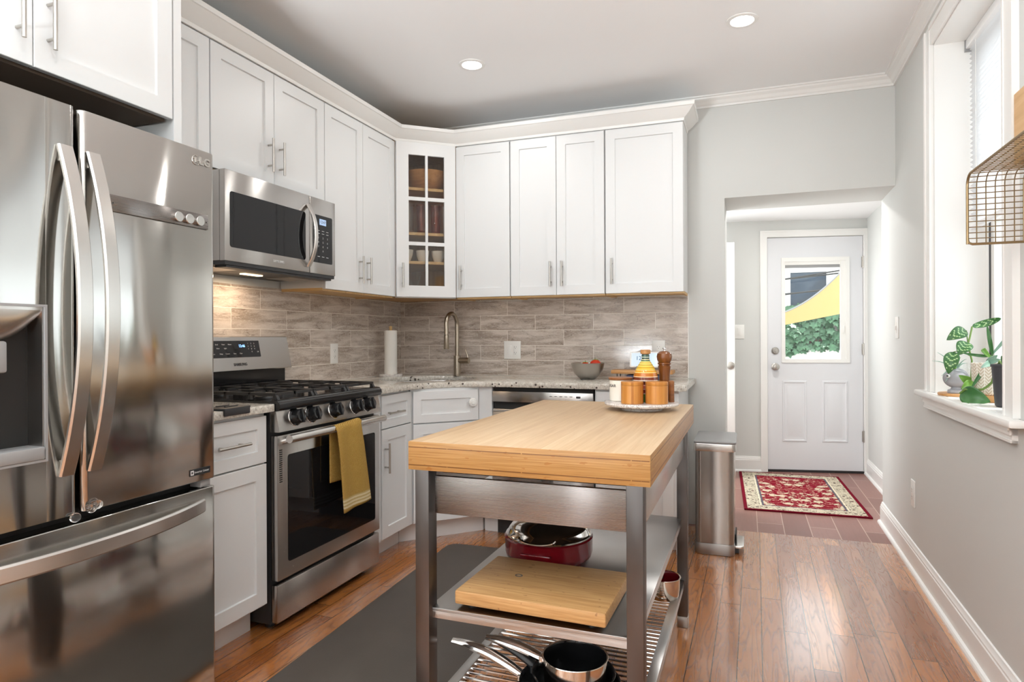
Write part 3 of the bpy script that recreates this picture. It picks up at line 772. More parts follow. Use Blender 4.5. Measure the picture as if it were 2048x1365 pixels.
# corner sink base
B0 = Vector((.618, -.917, 0)); B1 = Vector((.917, -.618, 0)); bd = (B1-B0).normalized(); FS = frame(B0, bd, (bd.y, -bd.x, 0)); LS = (B1-B0).length
r = thing('corner_sink_cabinet', 'white diagonal corner base cabinet under the sink', 'cabinet', (.45, -.45, 0))
b = MB(); b.prism([(.04, -.03), (.04, -.912), (.60, -.912), (B0.x, B0.y), (B1.x, B1.y), (.912, -.60), (.912, -.03)], .112, .70); part('cabinet_body', b, M['cab'], r)
b = MB(FS); b.box(0, LS, -.02, 0, .70, .886); part('face_frame', b, M['cab'], r)
b = MB(); b.prism([(.1, -.1), (.1, -.9), (.535, -.905), (.905, -.535), (.9, -.1)], 0, .1118); part('toe_kick', b, M['cab'], r)
part('false_drawer_front', shaker(MB(FS), .012, LS-.012, .690, .872, .001, fw=.048), M['cab'], r, smooth=20)
door(r, FS, .012, LS-.012, .118, .683, .001)
m = MB(FS); zc, sc = .795, LS-.050
R2 = FS @ Matrix.Translation((sc, .022, zc)) @ Matrix.Rotation(-PI/2, 4, 'X'); m = MB(R2)
m.lathe((0, 0, 0), [(.001, 0), (.026, 0), (.026, .012), (.022, .018), (.014, .018), (.012, .024), (.001, .025)], 10)
solo('child_safety_latch', m, M['plastic_white'], 'round white plastic child latch stuck on the corner sink front', 'latch', R2 @ Vector((0, 0, 0)), smooth=30)
r = thing('base_cabinet', 'white base cabinet right of the dishwasher, below the end of the worktop', 'cabinet', FB @ Vector((1.85, .04, 0)), 0, 'white base cabinets')
base_body(r, FB, 1.624, 2.068)
door(r, FB, 1.634, 2.058, .700, .874, .61, None, 'drawer', .048); door(r, FB, 1.634, 2.058, .118, .694, .61)
b = MB(FB); b.box(2.068, 2.084, .012, .610, 0, .886); part('end_panel', b, M['cab'], r)
b = MB(FB); b.box(.918, 1.003, .60, .622, .112, .884); b.box(.918, 1.003, .3, .537, 0, .112)
solo('filler_strip', b, M['cab'], 'white filler strip between the corner sink cabinet and the dishwasher', 'panel', FB @ Vector((.96, .61, 0)))
# ---- worktops
def superellipse(c, a, b, ux, uy, n=2.6, k=48):
    pts = []
    for i in range(k):
        t = 2*PI*i/k; x = abs(math.cos(t))**(2/n)*math.copysign(1, math.cos(t))*a; y = abs(math.sin(t))**(2/n)*math.copysign(1, math.sin(t))*b
        pts.append((c[0]+ux[0]*x+uy[0]*y, c[1]+ux[1]*x+uy[1]*y))
    return pts
q = .70711
SC = (.500, -.476)
hole = superellipse(SC, .300, .262, (q, q), (q, -q))
def arc(p0, p1, p2, k=6): return [tuple(Vector(p0)*(1-t)**2 + Vector(p1)*2*t*(1-t) + Vector(p2)*t*t) for t in [i/k for i in range(k+1)]]
front = arc((.650, -1.02), (.650, -.905), (.715, -.835)) + arc((.835, -.715), (.905, -.650), (1.02, -.650))
outer = [(.034, -.009), (.034, -1.303), (.650, -1.303)] + front + [(2.100, -.650)] + arc((2.112, -.650), (2.128, -.650), (2.128, -.634), 4) + [(2.128, -.009)]
m = MB(); m.prism(outer, .887, .918, holes=[hole], bev=.003); solo('worktop', m, M['granite'], 'speckled granite worktop wrapping the corner around the sink', 'worktop', (1.0, -.3, .887), smooth=40)
m = MB(); m.prism([(.034, -2.074), (.034, -2.484), (.655, -2.484), (.655, -2.074)], .887, .918, bev=.003)
solo('worktop', m, M['granite'], 'small granite worktop between the refrigerator and the stove', 'worktop', (.3, -2.28, .887), smooth=40)
# sink bowl hung under the cut-out
m = MB(); lo = superellipse(SC, .306, .268, (q, q), (q, -q)); vs = []; ring = []
for sc_, z in ((1.06, .8865), (.99, .8865), (.97, .86), (.93, .735), (.86, .715), (.1, .708)):
    ring.append([(SC[0]+(x-SC[0])*sc_, SC[1]+(y-SC[1])*sc_, z) for x, y in lo])
k = len(lo)
m.add(sum(ring, []), [(a*k+i, a*k+(i+1) % k, a*k+k+(i+1) % k, a*k+k+i) for a in range(len(ring)-1) for i in range(k)] + [tuple((len(ring)-1)*k+i for i in range(k))])
sk = solo('sink', m, M['steel'], 'undermounted steel sink bowl in the corner worktop', 'sink', (SC[0], SC[1], .708))
m = MB(); m.lathe((SC[0], SC[1], .7085), [(.001, .004), (.03, .004), (.045, .001), (.045, 0)], 24); part('drain', m, M['chrome'], sk)
# ------------------------------------------------------------------ refrigerator (left wall frame: s, n, z)
r = thing('refrigerator', 'stainless french-door refrigerator with curved handles and bottom freezer drawer', 'refrigerator', FL @ Vector((2.965, .4, 0)))
m = MB(FL); m.box(2.525, 3.415, .05, .725, .03, 1.765, .004); part('body', m, M['steel_dark'], r)
m = MB(FL); m.box(2.535, 3.405, .70, .745, .05, 1.755); part('door_gasket', m, M['dark'], r)
m = MB(FL); m.box(2.53, 3.41, .1, .70, 0, .035); part('base', m, M['black_plastic'], r)
def dprof(a, b, ra, rb, n0=.748, n1=.800):
    """plan outline of a door: rounded front corners"""
    pts = [(a, n0)]
    for i in range(7):
        t = PI/2*i/6; pts.append((a+ra-ra*math.cos(t), n1-ra+ra*math.sin(t)))
    for i in range(7):
        t = PI/2*i/6; pts.append((b-rb+rb*math.sin(t), n1-rb+rb*math.cos(t)))
    pts.append((b, n0)); return pts
DZ0, DZ1 = .728, 1.778
m = MB(FL); m.prism(dprof(2.517, 2.960, .014, .016), DZ0, DZ1, bev=.003)
dr = part('refrigerator_door', m, M['steel_fridge'], r, smooth=50)
# left door built round the dispenser opening
DS0, DS1, DA, DB = 3.050, 3.30, .880, 1.262
m = MB(FL); m.prism(dprof(2.972, DS0, .016, .0005), DZ0, DZ1); m.prism(dprof(DS1, 3.418, .0005, .014), DZ0, DZ1)
m.box(DS0, DS1, .748, .80, DZ0, DA); m.box(DS0, DS1, .748, .80, DB, DZ1)
dl = part('refrigerator_door', m, M['steel_fridge'], r, smooth=50)
m = frame_mb(FL, DS0-.002, DS1+.002, DA-.002, DB+.002, .006, .770, .803); ds = part('dispenser', m, M['grey_plastic'], dl)
m = MB(FL); m.box(DS0+.004, DS1-.004, .735, .742, DA, DB)
m.box(DS0+.003, DS0+.008, .74, .798, DA, DB); m.box(DS1-.008, DS1-.003, .74, .798, DA, DB)
part('dispenser_recess', m, M['steel_dark'], dl)
def hood(u, v):
    a = PI/2*v
    return (DS0+.008+(DS1-DS0-.016)*u, .742+.054*math.cos(a), DB-.012-.085*math.sin(a)*(1-.75*abs(2*u-1)**3))
m = MB(FL); m.grid(hood, 16, 8); m.box(DS0+.008, DS1-.008, .742, .797, DB-.012, DB-.004); part('dispenser_hood', m, M['steel_handle'], dl)
m = MB(FL); m.box(3.13, 3.20, .765, .790, 1.10, 1.175, .006); part('dispenser_lever', m, M['grey_plastic'], dl)
m = MB(FL); m.box(DS0+.006, DS1-.006, .742, .806, DA+.004, DA+.036, .004); part('drip_tray', m, M['grey_plastic'], dl)
def arc_handle(s, z0, z1, bulge, n0=.803):
    pts = []
    for i in range(25):
        u = -1+2*i/24; z = (z0+z1)/2+(z1-z0)/2*u; pts.append((s+.0, n0+bulge*(1-abs(u)**2.1), z))
    return pts
for (d, s) in ((dr, 2.930), (dl, 3.004)):
    m = MB(FL); m.ribbon(arc_handle(s, .835, 1.668, .070), (1, 0, 0), .040, .014)
    for z in (.86, 1.643): m.box(s-.012, s+.012, .799, .806, z-.014, z+.014)
    part('handle', m, M['steel_handle'], d, smooth=40)
m = MB(FL); m.prism(dprof(2.517, 3.418, .014, .014), .055, .703, bev=.003); dd = part('freezer_drawer', m, M['steel_fridge'], r, smooth=50)
pts = []
for i in range(29):
    u = -1+2*i/28; pts.append((2.968+.396*u, .803+.072*(1-abs(u)**2.2), .650))
m = MB(FL); m.ribbon(pts, (0, 0, 1), .042, .016); part('handle', m, M['steel_handle'], dd, smooth=40)
m = MB(FL); m.box(2.53, 2.57, .745, .79, .704, .727, .003); m.cyl((2.55, .77, .700), (2.55, .77, .730), .010); part('hinge', m, M['grey_plastic'], r)
for (d, s, z) in ((dr, 2.942, .735), (dr, 2.925, .741), (dl, 2.985, .722)):
    m = MB(FL); m.ball((s, .808, z), .014, .010, .012); part('clear_bumper', m, M['clear'], d)
# markings
UP = (0, 0, 1); RY = (0, 1, 0)
m = text_mb('LG', FL @ Vector((2.558, .8012, 1.741)), RY, UP, .034, bold=.0012); part('logo', m, M['nickel'], dr)
m = MB(FL @ Matrix.Translation((2.592, .8008, 1.741)) @ Matrix.Rotation(-PI/2, 4, 'X'))
m.tube([(.0145*math.cos(a), .0145*math.sin(a), 0) for a in [PI*1.25+.5+i*(2*PI-1.0)/20 for i in range(21)]], .0013, 6)
m.box(-.0012, .0012, -.008, .006, -.0008, .0012); m.box(-.006, 0, .005, .007, -.0008, .0012); m.box(-.0145, -.007, -.001, .001, -.0008, .0012); m.cyl((.006, -.005, -.001), (.006, -.005, .0012), .002, seg=10)
part('logo', m, M['nickel'], dr)
m = MB(FL); m.box(2.542, 2.622, .799, .8015, .750, .770); b = part('badge', m, M['black_plastic'], dr)
m = text_mb('Inverter Linear', FL @ Vector((2.576, .802, .760)), RY, UP, .0095, .0002)
m2 = MB(FL @ XZ); m2.prism([(2.607, .753), (2.619, .753), (2.619, .767), (2.607, .767)], .8013, .8019, holes=[[(2.610, .7565), (2.616, .7565), (2.616, .7635), (2.610, .7635)]])
m.add(m2.v, m2.f); part('lettering', m, M['ink_light'], b)
# magnetic strip with round magnets
m = MB(FL); m.box(2.548, 2.884, .8012, .8045, 1.527, 1.573, .0015)
st = solo('magnetic_strip', m, M['steel_panel'], 'flat steel strip fixed across the right refrigerator door', 'strip', FL @ Vector((2.716, .803, 1.55)))
for s in (2.556, 2.875):
    m = MB(FL); m.cyl((s, .8045, 1.55), (s, .8052, 1.55), .002, seg=10); part('screw_hole', m, M['dark'], st)
for s, lab in ((2.667, 'round silver magnet on the refrigerator strip, leftmost of three'), (2.627, 'round silver magnet on the refrigerator strip, middle of three'), (2.587, 'round silver magnet on the refrigerator strip, nearest the door edge')):
    R2 = FL @ Matrix.Translation((s, .8046, 1.549)) @ Matrix.Rotation(-PI/2, 4, 'X'); m = MB(R2)
    m.lathe((0, 0, 0), [(.001, 0), (.0155, 0), (.0155, .009), (.0145, .010), (.001, .010)], 28)
    solo('round_magnet', m, M['magnet'], lab, 'magnet', R2 @ Vector((0, 0, 0)), 'magnets on the refrigerator strip')

# ------------------------------------------------------------------ microwave
r = thing('microwave', 'stainless over-the-stove microwave with a curved handle', 'microwave', FL @ Vector((1.695, .03, 1.50)))
A, B2 = 1.316, 2.068
m = MB(FL); m.box(A+.004, B2-.002, .034, .372, 1.505, 1.884, .002); part('body', m, M['steel'], r)
m = MB(FL); m.box(1.524, B2, .374, .402, 1.503, 1.884, .003); dm = part('door', m, M['steel'], r)
m = MB(FL @ XZ)
def rrect(a, b, c, d, rr, k=5):
    p = []
    for (cx, cy, a0) in ((b-rr, d-rr, 0), (a+rr, d-rr, 90), (a+rr, c+rr, 180), (b-rr, c+rr, 270)):
        for i in range(k+1):
            t = math.radians(a0+90*i/k); p.append((cx+rr*math.cos(t), cy+rr*math.sin(t)))
    return p
m.prism(rrect(1.555, 2.040, 1.562, 1.796, .012), .400, .4035); part('window', m, M['black_glass'], dm)
pts = []
for i in range(17):
    u = -1+2*i/16; pts.append((1.536, .404+.046*(1-abs(u)**2.2), 1.684+.152*u))
m = MB(FL); m.ribbon(pts, (1, 0, 0), .026, .012); part('handle', m, M['steel_handle'], dm, smooth=40)
m = MB(FL); m.box(A, 1.521, .374, .402, 1.503, 1.884, .003); cp = part('control_panel', m, M['steel'], r)
m = MB(FL @ XZ); m.prism(rrect(1.343, 1.500, 1.560, 1.800, .008), .401, .4035); kp = part('keypad', m, M['black_glass'], cp)
m = MB(FL); m.box(1.395, 1.448, .4035, .4042, 1.752, 1.782); part('display', m, M['lcd'], kp)
m = text_mb('12:47', FL @ Vector((1.4215, .4045, 1.767)), RY, UP, .02, .0002); part('display_digits', m, M['ink'], kp)
mm = MB()
for i, z in enumerate((1.722, 1.708)):
    for s in (1.455, 1.42, 1.385): mm.add(*(lambda t: (t.v, t.f))(MB(FL).box(s-.009, s+.009, .4035, .4041, z-.0012, z+.0012)))
for i, row in enumerate(('123', '456', '789')):
    for j, ch in enumerate(row):
        t = text_mb(ch, FL @ Vector((1.456-.036*j, .4038, 1.686-.022*i)), RY, UP, .013, .0002); mm.add(t.v, t.f)
t = text_mb('0', FL @ Vector((1.42, .4038, 1.620)), RY, UP, .013, .0002); mm.add(t.v, t.f)
for s in (1.455, 1.42, 1.385): mm.add(*(lambda t: (t.v, t.f))(MB(FL).box(s-.009, s+.009, .4035, .4041, 1.590, 1.593)))
part('key_markings', mm, M['ink_light'], kp)
m = text_mb('SAMSUNG', FL @ Vector((1.745, .4024, 1.533)), RY, UP, .016, .0003, .0002); part('lettering', m, M['magnet'], dm)
m = MB(FL); m.box(A+.004, B2-.004, .034, .398, 1.488, 1.5045); m.box(A+.02, B2-.02, .33, .39, 1.478, 1.488); part('bottom_panel', m, M['black_plastic'], r)
for s in (1.42, 1.96):
    m = MB(FL); m.box(s-.085, s+.085, .12, .30, 1.4845, 1.4879); part('grease_filter', m, M['steel_dark'], r)
m = MB(FL); m.box(1.62, 1.74, .17, .20, 1.4835, 1.4879); part('hood_lamp', m, M['hoodlamp'], r)
hl = area_light('hood_light', FL @ Vector((1.70, .185, 1.478)), (0, 0, 0), .05, .15, 1.6, (1, .74, .50))

# ------------------------------------------------------------------ stove
r = thing('gas_stove', 'stainless freestanding gas stove with five black knobs', 'stove', FL @ Vector((1.69, .35, 0)))
A, B2 = 1.314, 2.069
m = MB(FL); m.box(A, B2, .05, .628, .03, .884); part('body', m, M['black_plastic'], r)
m = MB(FL)
for s in (A+.05, B2-.05):
    for n in (.1, .58): m.cyl((s, n, 0), (s, n, .031), .018)
part('feet', m, M['black_plastic'], r)
m = MB(FL); m.box(A+.002, B2-.002, .629, .664, .205, .788, .005); od = part('oven_door', m, M['steel'], r)
m = MB(FL @ XZ); m.prism(rrect(A+.048, B2-.062, .268, .705, .012), .662, .6665); part('window', m, M['black_glass'], od)
m = MB(FL); m.cyl((A+.036, .712, .777), (B2-.014, .712, .777), .0165, seg=20)
for s in (A+.055, B2-.037): m.tube([(s, .662, .762), (s, .69, .77), (s, .712, .777)], .012, 10)
part('handle', m, M['steel_handle'], od)
m = MB(FL)
for k in range(16): m.box(B2-.028, B2-.012, .6635, .6655, .60+.0085*k, .604+.0085*k)
part('vent_slots', m, M['dark'], od)
m = MB(FL)
for s in (1.44, 1.60, 1.78, 1.92): m.box(s-.035, s+.035, .6625, .6650, .7675, .775)
part('vent_slots', m, M['dark'], od)
m = MB(FL); m.box(A+.002, B2-.002, .629, .660, .036, .188, .005); part('storage_drawer', m, M['steel'], r)
# sloping control panel
m = MB(FL); pr = [(.60, .803), (.672, .803), (.672, .815), (.656, .886), (.60, .886)]
vs = [(A+.002, n, z) for n, z in pr] + [(B2-.002, n, z) for n, z in pr]; k = 5
m.add(vs, [tuple(range(5)), tuple(range(5, 10))] + [(i, (i+1) % 5, 5+(i+1) % 5, 5+i) for i in range(5)]); cpn = part('control_panel', m, M['steel'], r)
for s in (1.430, 1.532, 1.697, 1.857, 1.962):
    R2 = FL @ Matrix.Translation((s, .662, .852)) @ Matrix.Rotation(-PI/2+.22, 4, 'X'); m = MB(R2)
    m.lathe((0, 0, 0), [(.001, 0), (.036, 0), (.036, .006), (.031, .010), (.029, .032), (.026, .040), (.020, .041), (.018, .0385), (.001, .0385)], 28)
    m.box(-.0055, .0055, -.029, .029, .036, .048, .003)
    kb = part('knob', m, M['black_gloss'], r)
    m = MB(R2); m.lathe((0, 0, 0), [(.0385, -.001), (.0385, .003), (.036, .004), (.034, -.001)], 28, cap=False); part('knob_ring', m, M['chrome'], kb)
# cooktop
m = MB(FL); pr = [(.06, .886), (.655, .886), (.672, .890), (.678, .902), (.676, .918), (.664, .929), (.645, .932), (.625, .926), (.12, .926), (.06, .930)]
k = len(pr); vs = [(A, n, z) for n, z in pr] + [(B2, n, z) for n, z in pr]
m.add(vs, [tuple(range(k)), tuple(range(k, 2*k))] + [(i, (i+1) % k, k+(i+1) % k, k+i) for i in range(k)]); part('cooktop', m, M['black_gloss'], r)
for s, n, rr in ((1.45, .25, .035), (1.45, .50, .045), (1.69, .375, .05), (1.93, .25, .035), (1.93, .50, .045)):
    m = MB(FL); m.lathe((s, n, .9265), [(.001, 0), (rr*1.25, 0), (rr*1.2, .008), (rr, .010), (rr, .016), (rr*.85, .020), (.001, .020)], 28); part('burner', m, M['iron'], r)
gw = (B2-A-.03)/3
for i in range(3):
    a = A+.015+gw*i+.003; b = a+gw-.006; n0, n1, zt, zb = .125, .640, .958, .929; m = MB(FL); w = .011
    for n in (n0, n1-w): m.box(a+.012, b-.012, n, n+w, zt-.012, zt)
    for s in (a, b-w):
        m.box(s, s+w, n0, n1, zt-.012, zt)
        for t in range(5):
            nn = n0+(n1-n0-w)*t/4
            m.add([(s, nn, zt-.01), (s+w, nn, zt-.01), (s+w, nn+w, zt-.01), (s, nn+w, zt-.01), (s-.002, nn-.004, zb), (s+w+.002, nn-.004, zb), (s+w+.002, nn+w+.004, zb), (s-.002, nn+w+.004, zb)],
                  [(0, 1, 2, 3), (4, 5, 6, 7), (0, 1, 5, 4), (1, 2, 6, 5), (2, 3, 7, 6), (3, 0, 4, 7)])
            if 0 < t < 4: m.box(s, s+(b-a)*.40, nn, nn+w*.8, zt-.012, zt) if s == a else m.box(s-(b-a)*.34, s+w, nn, nn+w*.8, zt-.012, zt)
    for s in (a+(b-a)*.5-w/2,):
        m.box(s, s+w, n0, n0+.10, zt-.012, zt); m.box(s, s+w, n1-.10, n1, zt-.012, zt); m.box(s, s+w, .34, .43, zt-.012, zt)
    # front legs slope outwards
    for s in (a+.004, b-w-.004):
        m.add([(s, n1-.004, zt-.002), (s+w, n1-.004, zt-.002), (s+w, n1-.016, zt-.002), (s, n1-.016, zt-.002), (s-.003, n1+.012, zb), (s+w+.003, n1+.012, zb), (s+w+.003, n1-.006, zb), (s-.003, n1-.006, zb)],
              [(0, 1, 2, 3), (4, 5, 6, 7), (0, 1, 5, 4), (1, 2, 6, 5), (2, 3, 7, 6), (3, 0, 4, 7)])
    part('grate', m, M['iron'], r)
# backguard
m = MB(FL); m.box(A+.012, B2-.01, .036, .085, .926, 1.03); part('backguard_base', m, M['black_gloss'], r)
m = MB(FL); pr = [(.036, 1.03), (.112, 1.022), (.116, 1.026), (.082, 1.186), (.074, 1.190), (.036, 1.190)]
k = len(pr); vs = [(A-.005, n, z) for n, z in pr] + [(B2+.002, n, z) for n, z in pr]
m.add(vs, [tuple(range(k)), tuple(range(k, 2*k))] + [(i, (i+1) % k, k+(i+1) % k, k+i) for i in range(k)]); bg = part('backguard', m, M['steel'], r)
bu = Vector((.082-.116, 0, 1.186-1.026)); bup = (FL.to_3x3() @ Vector((0, bu.x, bu.z))).normalized()
def onbg(s, z, lift=.0006):
    t = (z-1.026)/(1.186-1.026); n = .116+(.082-.116)*t; return FL @ Vector((s, n+lift, z+lift*.2))
m = MB(); c = [onbg(1.528, 1.088), onbg(1.89, 1.088), onbg(1.89, 1.168), onbg(1.528, 1.168)]; c2 = [onbg(1.528, 1.088, .003), onbg(1.89, 1.088, .003), onbg(1.89, 1.168, .003), onbg(1.528, 1.168, .003)]
m.add(c+c2, [(0, 1, 2, 3), (4, 5, 6, 7), (0, 1, 5, 4), (1, 2, 6, 5), (2, 3, 7, 6), (3, 0, 4, 7)]); dp = part('display_panel', m, M['black_glass'], bg)
m = text_mb('12:46', onbg(1.648, 1.142, .0034), RY, bup, .019, .0002, .0004); part('display_digits', m, M['blue_led'], dp)
mm = MB()
for i, row in enumerate(('123', '456', '789', '0')):
    for j, ch in enumerate(row):
        t = text_mb(ch, onbg(1.606-.021*j-(.021 if ch == '0' else 0), 1.154-.0135*i, .0034), RY, bup, .009, .0001); mm.add(t.v, t.f)
for tx, s, z in (('Bake', 1.845, 1.150), ('Broil', 1.805, 1.150), ('Timer', 1.765, 1.150), ('Warm', 1.725, 1.150), ('Clock', 1.845, 1.132), ('Oven', 1.80, 1.132), ('Light', 1.755, 1.132), ('Self Clean', 1.84, 1.106), ('Delay', 1.785, 1.106), ('Custom', 1.745, 1.106), ('Start', 1.70, 1.106), ('Clear', 1.66, 1.106), ('Off', 1.545, 1.112)):
    t = text_mb(tx, onbg(s, z, .0034), RY, bup, .0085, .0001); mm.add(t.v, t.f)
part('key_markings', mm, M['ink_light'], dp)
m = text_mb('SAMSUNG', onbg(1.672, 1.053, .001), RY, bup, .019, .0003, .0004); part('lettering', m, M['ink'], bg)

# ------------------------------------------------------------------ dishwasher
r = thing('dishwasher', 'stainless dishwasher under the granite worktop behind the kitchen cart', 'dishwasher', FB @ Vector((1.312, .05, 0)))
m = MB(FB); m.box(1.006, 1.620, .05, .585, .11, .868); part('body', m, M['black_plastic'], r)
m = MB(FB); m.box(1.008, 1.618, .586, .612, .864, .884); part('vent_gap', m, M['dark'], r)
m = MB(FB); m.box(1.008, 1.618, .587, .632, .800, .862, .003); pn = part('control_panel', m, M['steel'], r)
m = MB(FB); m.box(1.008, 1.618, .587, .600, .748, .7995); part('pocket_handle', m, M['dark'], r)
m = MB(FB); m.box(1.012, 1.614, .600, .634, .742, .758, .004); part('handle', m, M['steel_handle'], r)
m = MB(FB); m.box(1.008, 1.618, .587, .630, .125, .741, .003); part('door', m, M['steel'], r)
m = MB(FB); m.box(1.008, 1.618, .1, .55, 0, .1095); part('toe_kick', m, M['black_plastic'], r)
mm = MB()
for s in (1.37, 1.40, 1.43, 1.46, 1.49): mm.add(*(lambda t: (t.v, t.f))(MB(FB).box(s-.008, s+.008, .632, .6326, .838, .841)))
mm.add(*(lambda t: (t.v, t.f))(MB(FB).box(1.520, 1.545, .632, .6326, .831, .843))); part('key_markings', mm, M['ink'], pn)
m = text_mb('- - -', FB @ Vector((1.18, .6324, .838)), (1, 0, 0), UP, .010, .0002); part('lettering', m, M['ink'], pn)
# ------------------------------------------------------------------ kitchen cart (local coordinates)
CRZ = -.0075
CO = Vector((1.5625, -2.614, 0)); CM = Matrix.Translation(CO) @ Matrix.Rotation(CRZ, 4, 'Z')
r = thing('kitchen_cart', 'steel kitchen cart with a thick pale butcher block top and two shelves', 'cart', CO, CRZ)
LX, LY, TZ = .650, 1.199, .899
m = MB(); m.box(0, LX, 0, LY, .822, TZ, .0025)
o = part('butcher_block_top', m, [M['block_edge'], M['butcher']], r, 'butcher block with dark glue lines on its edge', local=True)
for p in o.data.polygons:
    if abs(p.normal.z) > .9: p.material_index = 1
XA, XB = (.010, .051), (.588, .629); YA, YB = (.020, .068), (1.130, 1.178)
for xa in (XA, XB):
    for ya in (YA, YB):
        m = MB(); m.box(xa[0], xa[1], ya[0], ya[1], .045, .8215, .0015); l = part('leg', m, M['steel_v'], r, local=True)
        m = MB(); m.box(xa[0]-.001, xa[1]+.001, ya[0]-.001, ya[1]+.001, 0, .0449, .002); part('foot_cap', m, M['steel_dark'], l, local=True)
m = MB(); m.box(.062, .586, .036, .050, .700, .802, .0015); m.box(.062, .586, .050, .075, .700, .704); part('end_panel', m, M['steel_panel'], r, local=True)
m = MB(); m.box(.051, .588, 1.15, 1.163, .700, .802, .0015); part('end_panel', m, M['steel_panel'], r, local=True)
for xa in ((.016, .028), (.606, .620)):
    m = MB(); m.box(xa[0], xa[1], .0685, 1.1295, .702, .8215, .0015); part('side_rail', m, M['steel'], r, local=True)
m = MB(); m.box(.06, .58, .09, 1.12, .800, .8215); part('dark_gap_filler', m, M['dark'], r, local=True)  # near-black block filling the gap under the top, in place of shade
m = MB(); m.box(.040, .606, .040, 1.155, .432, .440, .001); m.box(.040, .606, .040, .046, .412, .432); m.box(.040, .606, 1.149, 1.155, .412, .432); m.box(.040, .046, .046, 1.149, .412, .432); m.box(.600, .606, .046, 1.149, .412, .432)
part('shelf', m, M['steel_shelf'], r, local=True)
m = MB(); m.box(.0515, .080, .070, 1.128, .168, .190, .001); m.box(.586, .616, .0685, 1.1295, .166, .192, .001); m.box(.08, .586, .070, .078, .170, .188); m.box(.08, .586, 1.12, 1.128, .170, .188); rk = part('wire_rack', m, M['steel_shelf'], r, local=True)
for k in range(38):
    y = .095+.0272*k; m = MB(); m.cyl((.079, y, .184), (.587, y, .184), .0042, seg=8); part('rod', m, M['chrome'], rk, local=True)
cw = lambda x, y, z=0: CM @ Vector((x, y, z))
# ---- on its top: marble lazy susan and its load
PC = Vector((2.046, -1.668, TZ))
m = MB(); m.lathe(PC, [(.001, .012), (.075, .0005), (.080, .0005), (.080, .010), (.120, .014), (.138, .018), (.141, .024), (.139, .030), (.001, .030)], 56)
solo('lazy_susan', m, M['marble'], 'round veined marble turntable on the far corner of the butcher block', 'turntable', PC)
PZ = TZ+.0302
def woodjar(x, y, lab, rot):
    t = thing('wooden_salt_box', lab, 'jar', (x, y, PZ), rot, 'round wooden salt boxes')
    m = MB(); m.lathe((0, 0, 0), [(.001, 0), (.0405, 0), (.0415, .001), (.0415, .068), (.001, .068)], 40); part('box', m, M['bamboo'], t, local=True)
    m = MB(); m.lathe((0, 0, 0), [(.001, .0685), (.0412, .0685), (.0417, .0695), (.0417, .080), (.0405, .0815), (.001, .0815)], 40); part('lid', m, M['bamboo'], t, local=True)
woodjar(2.022, -1.738, 'round wooden salt box with a swivel lid, beside the sugar jar', .6)
woodjar(2.110, -1.716, 'round wooden salt box with a swivel lid, at the turntable right edge', 2.2)
t = thing('sugar_canister', 'cream ceramic canister lettered SUGAR with a dark wooden lid', 'canister', (1.962, -1.648, PZ))
m = MB(); m.lathe((0, 0, 0), [(.001, 0), (.040, 0), (.043, .003), (.0445, .080), (.042, .082), (.001, .082)], 40); cn = part('canister', m, M['ceramic'], t, local=True)
m = MB(); m.lathe((0, 0, 0), [(.001, .0825), (.046, .0825), (.047, .085), (.047, .090), (.045, .092), (.001, .092)], 40); part('lid', m, M['acacia'], t, local=True)
mm = MB(); tx = text_mb('SUGAR', (0, 0, 0), (1, 0, 0), (0, 0, 1), .0155, .0003, .0003)
for v in tx.v:
    a = -PI/2 + v.x/.0445 - .78; mm.v.append(Vector((.0448*math.cos(a), .0448*math.sin(a), .060+v.z)))
mm.f = tx.f; part('lettering', mm, M['ink'], cn, local=True)
t = thing('oil_bottle', 'pottery oil bottle painted with bright horizontal stripes', 'bottle', (2.058, -1.640, PZ))
m = MB(); m.lathe((0, 0, 0), [(.001, 0), (.046, 0), (.0485, .004), (.0485, .072), (.047, .094), (.0425, .112), (.034, .130), (.024, .146), (.0165, .158), (.0145, .166), (.0150, .178), (.013, .182), (.001, .182)], 44); part('bottle', m, M['stripes'], t, local=True)
m = MB(); m.lathe((0, 0, 0), [(.001, .1825), (.016, .1825), (.0195, .185), (.0195, .198), (.017, .200), (.001, .200)], 28); part('stopper', m, M['oak_board'], t, local=True)
t = thing('pepper_mill', 'tall dark turned wooden pepper mill with a metal top nut', 'pepper mill', (2.124, -1.588, PZ))
m = MB(); m.lathe((0, 0, 0), [(.001, 0), (.026, 0), (.027, .006), (.026, .020), (.021, .06), (.0205, .10), (.024, .128), (.025, .134), (.022, .136), (.022, .1395), (.0255, .142), (.0255, .147), (.022, .150), (.001, .150)], 36); part('body', m, M['walnut'], t, local=True)
m = MB(); m.lathe((0, 0, 0), [(.001, .1505), (.024, .1505), (.0285, .160), (.030, .172), (.0275, .184), (.018, .192), (.008, .194), (.001, .194)], 36); part('head', m, M['walnut'], t, local=True)
m = MB(); m.lathe((0, 0, 0), [(.001, .194), (.004, .194), (.004, .199), (.0065, .201), (.0065, .206), (.001, .207)], 18); part('top_nut', m, M['chrome'], t, local=True)
m = MB(); c = Vector((2.157, -1.650, PZ)); m.lathe(c, [(.001, 0), (.011, 0), (.011, .078), (.008, .082), (.001, .082)], 20)
pj = solo('spice_vial', m, M['acacia'], 'slim speckled brown spice vial at the foot of the pepper mill', 'vial', c)
